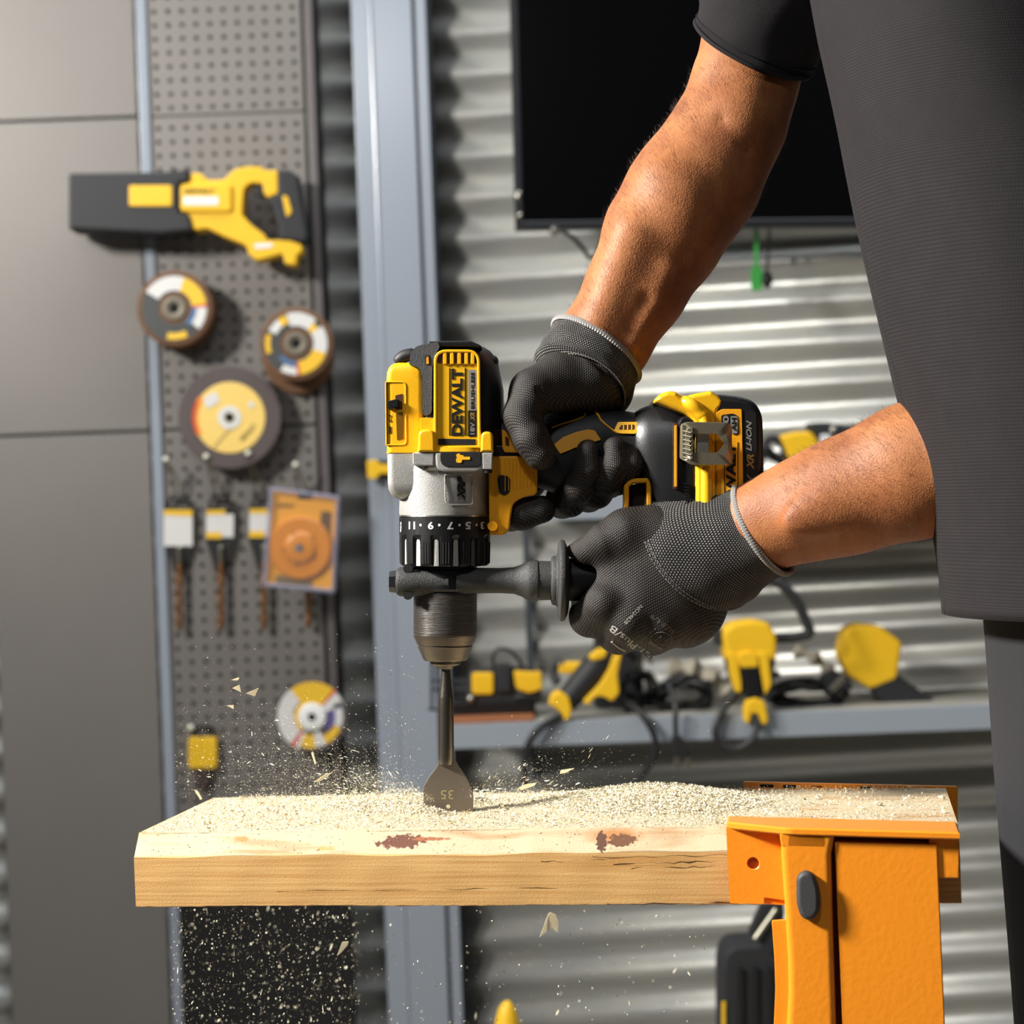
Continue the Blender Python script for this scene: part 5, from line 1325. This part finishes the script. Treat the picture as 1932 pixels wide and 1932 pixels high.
gr = mesh_sdf('work_glove', V, Q, GLV, fpn, person, glove_uv(V, None, 1040, 780, math.radians(20)))
gr['label'] = 'dark knit glove wrapped round the drill grip'
sm = gr.modifiers.new('smooth', 'SMOOTH'); sm.iterations = 2; sm.factor = .5

L_F = {
    'index': [(1135, 1135, 92, 40), (1112, 1160, 50, 38), (1110, 1166, -14, 34), (1112, 1130, -62, 31), (1116, 1080, -66, 29)],
    'middle': [(1180, 1168, 92, 42), (1166, 1190, 44, 40), (1160, 1184, -22, 35), (1160, 1135, -70, 32), (1164, 1080, -70, 30)],
    'ring': [(1240, 1178, 84, 40), (1228, 1194, 40, 38), (1220, 1186, -24, 34), (1212, 1135, -70, 31), (1212, 1080, -70, 29)],
    'little': [(1300, 1166, 70, 38), (1290, 1182, 30, 36), (1280, 1172, -26, 32), (1264, 1128, -66, 28), (1262, 1084, -66, 26)],
    'thumb': [(1225, 1010, 70, 50), (1175, 1008, 82, 44), (1138, 1022, 84, 35), (1104, 1040, 66, 27), (1088, 1044, 52, 23)],
}
def left_sdf(P):
    d = sd_cap(P, (1400, 1010, 80), (1310, 1060, 66), 66, 84, (1, 1, .7))
    d = smin(d, sd_ell(P, (1238, 1088, 62), (118, 128, 66), .25), 50)
    d = smin(d, sd_cap(P, (1290, 1050, 64), (1185, 1020, 58), 88, 56, (1, 1, .8)), 40)
    d = smin(d, sd_cap(P, (1160, 1080, 74), (1150, 1140, 78), 36, 40, (1, 1, .8)), 30)
    d = smin(d, sd_cap(P, (1200, 1140, 60), (1300, 1150, 50), 66, 62), 30)
    for nme, k in (('index', 16), ('middle', 14), ('ring', 14), ('little', 16), ('thumb', 20)):
        d = smin(d, fing(P, L_F[nme]), k)
    d = smax(d, -sd_cap(P, (1060, 1092, 44), (1128, 1092, 44), 46, 44), 8)     # opening where the handle enters
    d = smax(d, -sd_cap(P, (1120, 1092, 36), (1350, 1092, 36), 41, 41), 4)
    return d
V, Q = sdf_mesh(left_sdf, (1050, 900, -140), (1500, 1270, 190), 3.0)
gl = mesh_sdf('work_glove', V, Q, GLV, fpn, person, glove_uv(V, None, 1220, 1090, math.radians(-28)))
gl['label'] = 'dark knit glove closed round the side handle'
sm = gl.modifiers.new('smooth', 'SMOOTH'); sm.iterations = 2; sm.factor = .5

# --- cuffs: loft between a seam ring and the wrist rim; a ring is centre + a cos + b sin
def cuff(rings_, n, m, label_, parent, nu, nv, material, rim):
    """rings_: (centre, a, b) from the hand to the rim"""
    ks = catmull([tuple(c) + tuple(a) + tuple(b) for c, a, b in rings_], 8)
    Vv = []; uv = []; L = 0; prev = None
    for i, q in enumerate(ks):
        c, a, b = np.array(q[0:3]), np.array(q[3:6]), np.array(q[6:9])
        if prev is not None: L += np.linalg.norm(c - prev) + 0
        prev = c
        for j in range(n + 1):
            t = 2 * PI * j / n; wv = 1 + .006 * math.sin(5 * t + i * .4) + .004 * math.sin(9 * t - i * .3)
            Vv.append(c + (a * math.cos(t) + b * math.sin(t)) * wv); uv.append((j / n * nu, i / (len(ks) - 1) * nv))
    N = n + 1; Qd = [(i * N + j, i * N + j + 1, (i + 1) * N + j + 1, (i + 1) * N + j) for i in range(len(ks) - 1) for j in range(n)]
    o = mesh_sdf('knit_cuff', np.array(Vv), np.array(Qd), material, fpn, parent, np.array(uv))
    so = o.modifiers.new('thick', 'SOLIDIFY'); so.thickness = .0012; so.offset = -1
    c, a, b = [np.array(x, float) for x in rings_[-1]]
    Pth = [c + a * math.cos(2 * PI * j / n) + b * math.sin(2 * PI * j / n) for j in range(n)]
    Vv = []; uv = []; K = 10
    for j in range(n + 1):
        p = Pth[j % n]; nr = (p - c) / np.linalg.norm(p - c); tg = Pth[(j + 1) % n] - Pth[j - 1]; tg /= np.linalg.norm(tg); bi = np.cross(nr, tg)
        for k in range(K + 1):
            th = 2 * PI * k / K; Vv.append(p + nr * (rim * math.cos(th) + 1.0) + bi * rim * 1.25 * math.sin(th)); uv.append((j / n * 110, k / K))
    N = K + 1; Qd = [(j * N + k, j * N + k + 1, (j + 1) * N + k + 1, (j + 1) * N + k) for j in range(n) for k in range(K)]
    for kk, rr in ((0, 1.0), (2, 1.0)):
        q = ks[kk]; c, a, b = np.array(q[0:3]), np.array(q[3:6]), np.array(q[6:9])
        ds = MB()
        for j in range(88):
            t0, t1 = 2 * PI * j / 88, 2 * PI * (j + .62) / 88
            ds.tube([tuple(c + (a * math.cos(t) + b * math.sin(t)) * 1.006) for t in (t0, t1)], rr, 4)
        so_ = ds.build('seam_stitching', fpn, PIP, o, smooth=0); so_['kind'] = 'stuff'
    mesh_sdf('overlock_edge', np.array(Vv), np.array(Qd), PIP, fpn, o, np.array(uv))
    return o
cuff([((1092, 735, -14), (-76, -46, 0), (38, -44, 80)), ((1096, 712, -14), (-84, -50, 0), (26, -32, 84)), ((1106, 698, -16), (-86, -50, 0), (20, -26, 84)), ((1114, 680, -18), (-84, -50, 0), (18, -22, 82)), ((1120, 668, -22), (-80, -52, 0), (16, -20, 82)), ((1126, 658, -26), (-79, -56, 0), (16, -20, 80))], 96, 0, 0, gr, 118, 24, CUF, 4.4)
cuff([((1312, 1042, 62), (-86, -92, 0), (-62, 50, 84)), ((1336, 1034, 68), (-78, -92, 0), (-50, 38, 84)), ((1372, 1020, 76), (-62, -84, 0), (-40, 30, 78)), ((1412, 1003, 82), (-52, -80, 0), (-34, 24, 76)), ((1430, 996, 86), (-50, -80, 0), (-32, 22, 76))], 96, 0, 0, gl, 130, 40, CUF, 4.8)

# --- print on the left glove, laid onto its surface
dg = bpy.context.evaluated_depsgraph_get()
def drape_on(obj):
    me = obj.evaluated_get(dg).to_mesh(); bv = BVHTree.FromPolygons([v.co for v in me.vertices], [tuple(p.vertices) for p in me.polygons]); obj.evaluated_get(dg).to_mesh_clear()
    def f(x, y, w):
        o = Vector(fpn.l((x, y, 400))); hit = bv.ray_cast(o, Vector((0, 0, -1)))
        return (x, y, (hit[0].z / fpn.k if hit[0] is not None else 60) + .7 + (w % 1) * .01)
    return f
bpy.context.view_layer.update(); dg = bpy.context.evaluated_depsgraph_get()
dl = drape_on(gl)
GP = mat('worn_white_print', (150, 146, 140), .7)
GP2 = mat('faint_grey_print', (104, 96, 90), .7)
for s_, (x, y), (w_, h_), r, m_ in (('Plus/B', (1170, 1196), (62, 13), 141, GP), ('121-', (1212, 1226), (34, 9), 141, GP), ('NO24628', (1187, 1153), (44, 7), 227, GP), ('SIZE-L/9', (1241, 1171), (54, 8), 143, GP2), ('4121X', (1218, 1188), (30, 5), 225, GP2), ('EN388', (1229, 1211), (28, 6), 150, GP2)):
    text('glove_print', s_, fpn, (x - w_ / 2, y - h_ / 2, x + w_ / 2, y + h_ / 2), 0, m_, gl, rot=r, ext=.3, bold=.01, mapf=dl, sub=1)
sh_p = catmull([(1224, 1205), (1219, 1196), (1229, 1187), (1243, 1186), (1257, 1194), (1258, 1206), (1248, 1216), (1236, 1214)], 4, True)
MB().tube([dl(x, y, 0) for x, y in [(p[0], p[1]) for p in sh_p]], .8, 5, closed=True).build('glove_print', fpn, GP2, gl)
for ps in ([(1228, 1200), (1238, 1193), (1238, 1205), (1248, 1200)], [(1232, 1207), (1243, 1207), (1252, 1197)]): MB().tube([dl(x, y, 0) for x, y in ps], .8, 5).build('glove_print', fpn, GP2, gl)
MB().tube([dl(x, y, 0) for x, y in [(1150, 1204), (1158, 1211), (1166, 1217), (1176, 1222)]], 3.2, 6).build('glove_print', fpn, GP, gl)

# --- polo shirt: sleeve and torso
def shirt_piece(name, V, Q, uv, par): 
    o = mesh_sdf(name, V, Q, SHIRT, fpn, par, uv); so = o.modifiers.new('thick', 'SOLIDIFY'); so.thickness = .0016; so.offset = 1
    return o
def ringloft(keys, n, nsub=8, wr=.0):
    ks = catmull([tuple(c) + tuple(a) + tuple(b) for c, a, b in keys], nsub); Vv = []; uv = []
    for i, q in enumerate(ks):
        c, a, b = np.array(q[0:3]), np.array(q[3:6]), np.array(q[6:9])
        for j in range(n + 1):
            t = 2 * PI * j / n; s = 1 + wr * (math.sin(4 * t + i * .22) * .5 + math.sin(7 * t - i * .35 + 1) * .35)
            Vv.append(c + (a * math.cos(t) + b * math.sin(t)) * s); uv.append((j / n * .8, i / len(ks) * .6))
    N = n + 1; return np.array(Vv), np.array([(i * N + j, i * N + j + 1, (i + 1) * N + j + 1, (i + 1) * N + j) for i in range(len(ks) - 1) for j in range(n)]), np.array(uv)
sv = ringloft([((1436, 64, -112), (-110, -55, 0), (-37, 52, 112)), ((1448, 34, -118), (-116, -50, 0), (-32, 46, 110)), ((1470, -40, -126), (-138, -40, 0), (-20, 34, 122)), ((1520, -180, -140), (-150, -50, 0), (-20, 30, 130)), ((1640, -330, -100), (-150, -90, 0), (10, -20, 150)), ((1800, -380, 40), (-140, -120, 60), (20, -60, 150))], 72, wr=.02)
shirt = shirt_piece('polo_shirt', *sv, person)
shirt['label'] = 'dark charcoal polo shirt'
hem = sv[0][:73]; MB().tube([tuple(p) for p in hem[:-1]], 4.2, 8, closed=True).build('sleeve_hem', fpn, SHIRT, shirt)
k_ = 5; hem = sv[0][73 * k_:73 * (k_ + 1)]; c_ = hem.mean(0)
MB().tube([tuple(c_ + (p - c_) * 1.012) for p in hem[:-1]], 1.5, 5, closed=True).build('sleeve_hem', fpn, SHIRT, shirt)
# second sleeve over the near arm
sv = ringloft([((W(2285, 300, 440)), (-150, 6, 0), (0, -20, 150)), (W(2270, 120, 465), (-156, 6, 0), (0, -20, 155)), (W(2220, -80, 470), (-158, -10, 0), (0, -20, 155)), (W(2120, -250, 440), (-150, -90, 0), (0, -40, 150)), ((1930, -350, 360), (-120, -120, 0), (0, -60, 150))], 72, wr=.02)
shirt_piece('sleeve', *sv, shirt)
# torso
def edge(y): return None
TE = [(-420, 1450), (-200, 1508), (0, 1544), (100, 1561), (230, 1588), (340, 1611), (520, 1650), (700, 1694), (860, 1735), (1010, 1770), (1160, 1790)]
keys = []
for y, x in TE:
    px_, py_, _ = W(x, y, 250); rx = 250 + .02 * (y + 400); keys.append(((px_ + rx, py_, 250), (-rx, 0, 0), (0, 0, 330)))
tv_ = ringloft(keys, 96, nsub=6, wr=.012)
shirt_piece('shirt_torso', *tv_, shirt)
tr = ringloft([((2050, 1120, 250), (-250, 0, 0), (0, 0, 300)), ((2080, 1400, 240), (-255, 0, 0), (0, 0, 290)), ((2130, 2300, 200), (-235, 0, 0), (0, 0, 250)), ((2150, 4100, 150), (-190, 0, 0), (0, 0, 220))], 64, wr=.01)
tro = mesh_sdf('trousers', tr[0], tr[1], mat('dark_work_trousers', (26, 26, 30), .85, bump=.4, bscale=700), fpn, person)
# --- fine hair on the forearms
bpy.context.view_layer.update()
dg = bpy.context.evaluated_depsgraph_get()
pe = person.evaluated_get(dg); me = pe.to_mesh()
co = np.zeros(len(me.vertices) * 3, np.float32); no = co.copy(); me.vertices.foreach_get('co', co); me.vertices.foreach_get('normal', no)
co = co.reshape(-1, 3).astype(float); no = no.reshape(-1, 3).astype(float); pe.to_mesh_clear()
pxs = co[:, 0] / fpn.k + fpn.ox; pys = fpn.oy - co[:, 1] / fpn.k
m1 = (pys > 120) & (pys < 640) & (pxs > 1080) & (pxs < 1500) & (no[:, 2] > -.35); m2 = (pxs > 1450) & (pxs < 1900) & (pys > 760) & (pys < 1150) & (no[:, 2] > -.35)
Vh = []; Fh = []
for msk, dirv, cnt in ((m1, (.45, -.85, 0), 2600), (m2, (-.55, .5, 0), 2200)):
    ids_ = np.flatnonzero(msk); pick = nrg.choice(ids_, cnt)
    for i in pick:
        p = co[i] + nrg.uniform(-1, 1, 3) * .0011; nn_ = no[i]
        d = np.array(dirv) * (-1 if msk is m1 else 1) + nrg.uniform(-.5, .5, 3); d -= nn_ * d.dot(nn_); d /= np.linalg.norm(d)
        L_ = nrg.uniform(.004, .009); s = np.cross(nn_, d) * .00006
        q1 = p + d * L_ * .5 + nn_ * L_ * .32; q2 = p + d * L_ + nn_ * L_ * .38; b_ = len(Vh)
        Vh += [p - s - nn_ * .0005, p + s - nn_ * .0005, q1 + s * .8, q1 - s * .8, q2]; Fh += [(b_, b_ + 1, b_ + 2, b_ + 3), (b_ + 3, b_ + 2, b_ + 4, b_ + 4)]
HAIR = mat('dark_brown_hair', (52, 34, 22), .6)
hm_ = MB(); hm_.add([tuple(v) for v in Vh], [f[:3] if f[2] == f[3] else f for f in Fh])
hr = hm_.build('arm_hair', fpn, HAIR, person, smooth=0, raw=True); hr['kind'] = 'stuff'
# ================================================================== sawdust and flying chips
DST = mat('pale_sawdust', (176, 162, 132), .85, var=.14, vscale=300, var_rgb=(200, 188, 160))
CHP = mat('pale_wood_chip', (240, 220, 172), .7, var=.1, vscale=90, var_rgb=(250, 236, 200))
def flakes(P, size, normal_up=.5, asp=2.2, name='sawdust', parent=None, dirs=None, m=DST, curl=.35):
    """one small bent flake (two quads) per point; P in world metres"""
    n = len(P); N = nrg.normal(size=(n, 3)); 
    if dirs is None: d = nrg.normal(size=(n, 3)); d[:, 2] *= (1 - normal_up)
    else: d = dirs + nrg.normal(size=(n, 3)) * .18
    d /= np.linalg.norm(d, axis=1, keepdims=True)
    up = np.array([0, 0, 1.0]) * normal_up * 2 + N * .8
    s = np.cross(d, up); s /= np.linalg.norm(s, axis=1, keepdims=True) + 1e-9
    t = np.cross(s, d)
    L = size[:, None] * .5; Wd = L / asp
    z = t * L * curl
    A = P - d * L - s * Wd * .6; B_ = P - d * L + s * Wd * .5; C = P + s * Wd + z; D = P - s * Wd + z; E = P + d * L + s * Wd * .4; G = P + d * L - s * Wd * .2
    V = np.stack([A, B_, C, D, E, G], 1).reshape(-1, 3); b = np.arange(n)[:, None] * 6
    Q = np.concatenate([b + np.array([[0, 1, 2, 3]]), b + np.array([[3, 2, 4, 5]])])
    return V, Q
Minv = BM
def onboard(u, v, z):  # board coordinates -> world
    return np.stack([BM[0][0] * u + BM[0][1] * v + BM[0][3], BM[1][0] * u + BM[1][1] * v + BM[1][3], BTOP + z], 1)
bx0 = 0
def u_of(px, v=.08):
    """board u of the point of the top that is seen at picture column px"""
    a = (px - 966) / F; y0 = 1.236 + v * BY.y
    # u*BX.x + v*BY.x = a*(y0 + u*BX.y)
    return (a * y0 - v * BY.x) / (BX.x - a * BX.y)
HX = u_of(846)                              # where the bit enters
def heap(u, v):
    """thickness of the dust layer in metres"""
    h = .0004 + .0005 * np.exp(-((v - .07) / .06) ** 2)
    c1 = u_of(1150); h += .0058 * np.exp(-((u - c1) / .055) ** 2 - ((v - .115) / .042) ** 2)
    c2 = u_of(1260); h += .0050 * np.exp(-((u - c2) / .05) ** 2 - ((v - .10) / .045) ** 2)
    c3 = u_of(700); h += .0026 * np.exp(-((u - c3) / .06) ** 2 - ((v - .11) / .045) ** 2)
    h += .0022 * np.exp(-((u - u_of(790)) / .03) ** 2 - ((v - .12) / .03) ** 2)
    r = np.hypot(u - HX, v - .085); h += .0035 * np.exp(-((r - .026) / .010) ** 2) * (.5 + .5 * np.cos(np.arctan2(v - .085, u - HX) * 3 + 1))
    h *= 1 - .9 * np.exp(-((u - HX - .035) / .035) ** 2 - ((v - .075) / .016) ** 2)
    return h
# soft powder layer
gu = np.linspace(-.252, .262, 520); gv = np.linspace(.0105, DEP, 130)
U, Vg = np.meshgrid(gu, gv, indexing='ij')
H = heap(U, Vg) + .00025 * nrg.uniform(-1, 1, U.shape) * (1 + 3 * np.clip(heap(U, Vg) / .003, 0, 1)) - .0003
edge = np.minimum(np.minimum(Vg - .0105, DEP - Vg), U + .252); H = np.where(edge < .0015, -.0004, H)
sw = .5 + .5 * np.sin(U * 60 + Vg * 40) * np.sin(U * 23 - Vg * 71); H -= (.0002 + .0011 * (1 - sw)) * np.clip((U - u_of(1300)) / .02, 0, 1)
Pw = onboard(U.ravel(), Vg.ravel(), H.ravel())
nu_, nv_ = len(gu), len(gv); ii = (np.arange(nu_ - 1)[:, None] * nv_ + np.arange(nv_ - 1)[None]).ravel()
Q = np.stack([ii, ii + nv_, ii + nv_ + 1, ii + 1], 1)
pw = mesh_np('sawdust', Pw, Q, DST); pw.data.shade_smooth()
tag(pw, 'pale sawdust and shavings covering the top of the board', 'sawdust', kind='stuff')
# flakes
NF = 52000
u = nrg.uniform(-.25, .262, NF * 3); v = nrg.uniform(.011, DEP - .001, NF * 3)
pr_ = np.clip(heap(u, v) / .004, 0, 1) + .12; pr_ = pr_ * (1 - .72 * np.clip((u - u_of(1320)) / .03, 0, 1)); keep = nrg.rand(len(u)) < pr_; u, v = u[keep][:NF], v[keep][:NF]
hz = heap(u, v); z = hz + nrg.uniform(0, 1, len(u)) ** 2 * (.0004 + hz * .4)
sz = .0004 + .0016 * nrg.beta(1.1, 4, len(u)) + .0011 * (hz > .0022) * nrg.rand(len(u))
V, Q = flakes(onboard(u, v, z), sz, .55, 2.0)
# fringe standing up along the far edge, and crumbs on the bevel
n = 5200; u2 = nrg.uniform(-.235, .25, n); v2 = DEP - np.abs(nrg.normal(0, .006, n)); z2 = heap(u2, v2) + nrg.uniform(0, 1, n) ** 4 * .003
V2, Q2 = flakes(onboard(u2, v2, z2), .0005 + .0014 * nrg.beta(1.2, 4, n), .2, 2.0)
n = 350; u3 = nrg.uniform(-.25, .15, n); t3 = nrg.rand(n); V3, Q3 = flakes(onboard(u3, .0006 + t3 * .010, -.0128 + t3 * .0128 + .0004), .0004 + .0007 * nrg.rand(n), .6, 2.0)
fo = mesh_np('shaving_flakes', np.concatenate([V, V2, V3]), np.concatenate([Q, Q2 + len(V), Q3 + len(V) + len(V2)]), mat('pale_wood_flakes', (226, 214, 182), .8, var=.12, vscale=200, var_rgb=(242, 233, 208)), smooth=False)
fo.parent = pw; fo['kind'] = 'stuff'
# bigger curls lying about
n = 420; u = nrg.uniform(-.25, .262, n); v = nrg.uniform(.014, DEP - .004, n); hz = heap(u, v)
V, Q = flakes(onboard(u, v, hz + .0008), .002 + .003 * nrg.beta(1, 3, n), .4, 2.2, curl=.7)
co_ = mesh_np('wood_curls', V, Q, CHP, smooth=False); co_.parent = pw; co_['kind'] = 'stuff'
n = 46; u = nrg.uniform(-.2, .05, n); v = nrg.uniform(.02, .1, n)
V, Q = flakes(onboard(u, v, heap(u, v) + .001), .003 + .003 * nrg.rand(n), .5, 9, curl=.2)
co_ = mesh_np('brown_splinters', V, Q, mat('brown_splinter', (150, 96, 44), .8), smooth=False); co_.parent = pw; co_['kind'] = 'stuff'

# ---- flying dust: fine specks thrown from the bit, and specks falling below the board
def wpts(px, py, dep):
    px, py, dep = map(np.asarray, (px, py, dep)); R, U_ = np.array(AX_R), np.array(AX_U)
    return np.array(CAM) + R * ((px - 966) / F * dep)[:, None] + U_ * ((966 - py) / F * dep)[:, None] + np.array([0, 1, 0]) * dep[:, None]
FLY = mat('flying_wood_speck', (250, 240, 208), .8)
def spray(n, gen, smin_, smax_, asp, radial=True, curl=.1, pw_=4, down=False):
    px, py, dep = gen(n)
    P = wpts(px, py, dep)
    if down: d = np.tile(np.array([.25, 0, 1.0]), (n, 1)) + nrg.normal(size=(n, 3)) * .3
    else:
        c = np.array(CAM) + np.array([(846 - 966) / F * 1.32, 1.32, -(1540 - 966) / F * 1.32]); d = P - c
        d /= np.linalg.norm(d, axis=1, keepdims=True); d += nrg.normal(size=(n, 3)) * .28
    s = smin_ + (smax_ - smin_) * nrg.beta(1, pw_, n)
    return flakes(P, s, .1, asp, dirs=d, curl=curl)
def merge(lst):
    o = 0; Vs = []; Qs = []
    for V, Q in lst: Vs.append(V); Qs.append(Q + o); o += len(V)
    return np.concatenate(Vs), np.concatenate(Qs)
def g_left(n):
    r = nrg.gamma(2.0, 85, n) + 20; th = np.abs(nrg.normal(0, .24, n)) + .005
    px = 840 - r * np.cos(th); py = 1512 - r * np.sin(th); ok = (px < 330); px = np.where(ok, nrg.uniform(330, 830, n), px)
    return px, py, nrg.normal(1.32, .05, n)
def g_right(n):
    r = nrg.gamma(1.8, 70, n) + 25; th = np.abs(nrg.normal(0, .3, n)) + .02
    return 850 + r * np.cos(th), 1506 - r * np.sin(th), nrg.normal(1.33, .04, n)
def g_far(n): return nrg.uniform(330, 800, n), 1500 - np.abs(nrg.normal(0, 120, n)), nrg.normal(1.36, .08, n)
def g_low(n):
    px = np.where(nrg.rand(n) < .72, nrg.uniform(322, 680, n), nrg.uniform(322, 1330, n)); return px, nrg.uniform(1712, 1945, n), nrg.uniform(.98, 1.7, n)
lst = [spray(14500, g_left, .00026, .0012, 3), spray(3400, g_right, .00025, .0012, 3), spray(2200, g_far, .00025, .0013, 2.4),
       spray(420, g_left, .0012, .0046, 4.5, pw_=3), spray(170, g_right, .0012, .0055, 5, pw_=3)]
V, Q = merge(lst)
fa = mesh_np('flying_sawdust', V, Q, FLY, smooth=False); tag(fa, 'cloud of fine wood specks thrown up around the spinning bit', 'sawdust', kind='stuff')
lst = [spray(2600, g_low, .0003, .0016, 1.5, down=True, pw_=3), spray(150, g_low, .0012, .0055, 6, down=True, pw_=2)]
V, Q = merge(lst)
fa = mesh_np('falling_sawdust', V, Q, FLY, smooth=False); tag(fa, 'wood specks falling through the air below the board', 'sawdust', kind='stuff')
# the chips one can pick out
def chip(px, py, dep, pts, label, m=CHP, th=1.2):
    f = Frame(px, py, dep); o = MB().poly([(px + a, py + b) for a, b in pts], 0, th, .4)
    o.v = [(x, y, w + .02 * (x - px) ** 2 * .6) for x, y, w in o.v]
    k = o.build('wood_chip', f, m); tag(k, label, 'wood chip', 'flying wood chips'); return k
chip(1040, 1745, 1.16, [(-22, 22), (-6, -20), (-2, -24), (8, -20), (14, -6), (12, 14), (2, 6), (-8, 12)], 'large pale triangular chip falling below the middle of the board')
chip(450, 1300, 1.33, [(-12, -2), (2, -8), (5, 6), (-2, 3)], 'pale triangular chip, left one of the pair flying before the pegboard')
chip(478, 1306, 1.33, [(-14, 2), (10, -8), (3, 8)], 'pale wedge shaped chip flying right of the other before the pegboard')
chip(444, 1280, 1.33, [(-8, 3), (6, -2), (8, 0), (4, 4)], 'flat pale chip flying topmost before the lower pegboard')
chip(436, 1334, 1.33, [(-8, -3), (5, -4), (5, 4)], 'small yellowish chip flying above the yellow accessory pack')
chip(592, 1432, 1.34, [(-5, -12), (-1, -13), (5, 8), (2, 10)], 'narrow upright chip just below the low cutting disc')
chip(650, 1785, 1.16, [(-14, 18), (-4, -8), (8, -9), (6, -2), (-6, 12)], 'broad streaked chip falling in front of the black panel edge')
chip(990, 1484, 1.33, [(-16, 5), (0, -4), (22, -8), (18, -2), (-6, 7)], 'long pale chip skimming right of the bit low over the board')
chip(1060, 1456, 1.33, [(-4, 4), (-2, -3), (24, -8), (8, 2)], 'pale chip shooting right above the sawdust heap')
chip(610, 1466, 1.31, [(-18, 9), (4, -6), (18, -9), (4, 2), (-8, 9)], 'long pale shaving flying left of the column above the board')
chip(374, 1503, 1.40, [(-8, -14), (0, -10), (8, 4), (4, 6)], 'upright curl standing at the far left corner of the board')
#chip(1602, 1516, 1.10, [(-10, -14), (2, -10), (10, 8), (-2, 14), (-12, 4)], 'blurred pale chip close to the lens above the orange support', th=3)
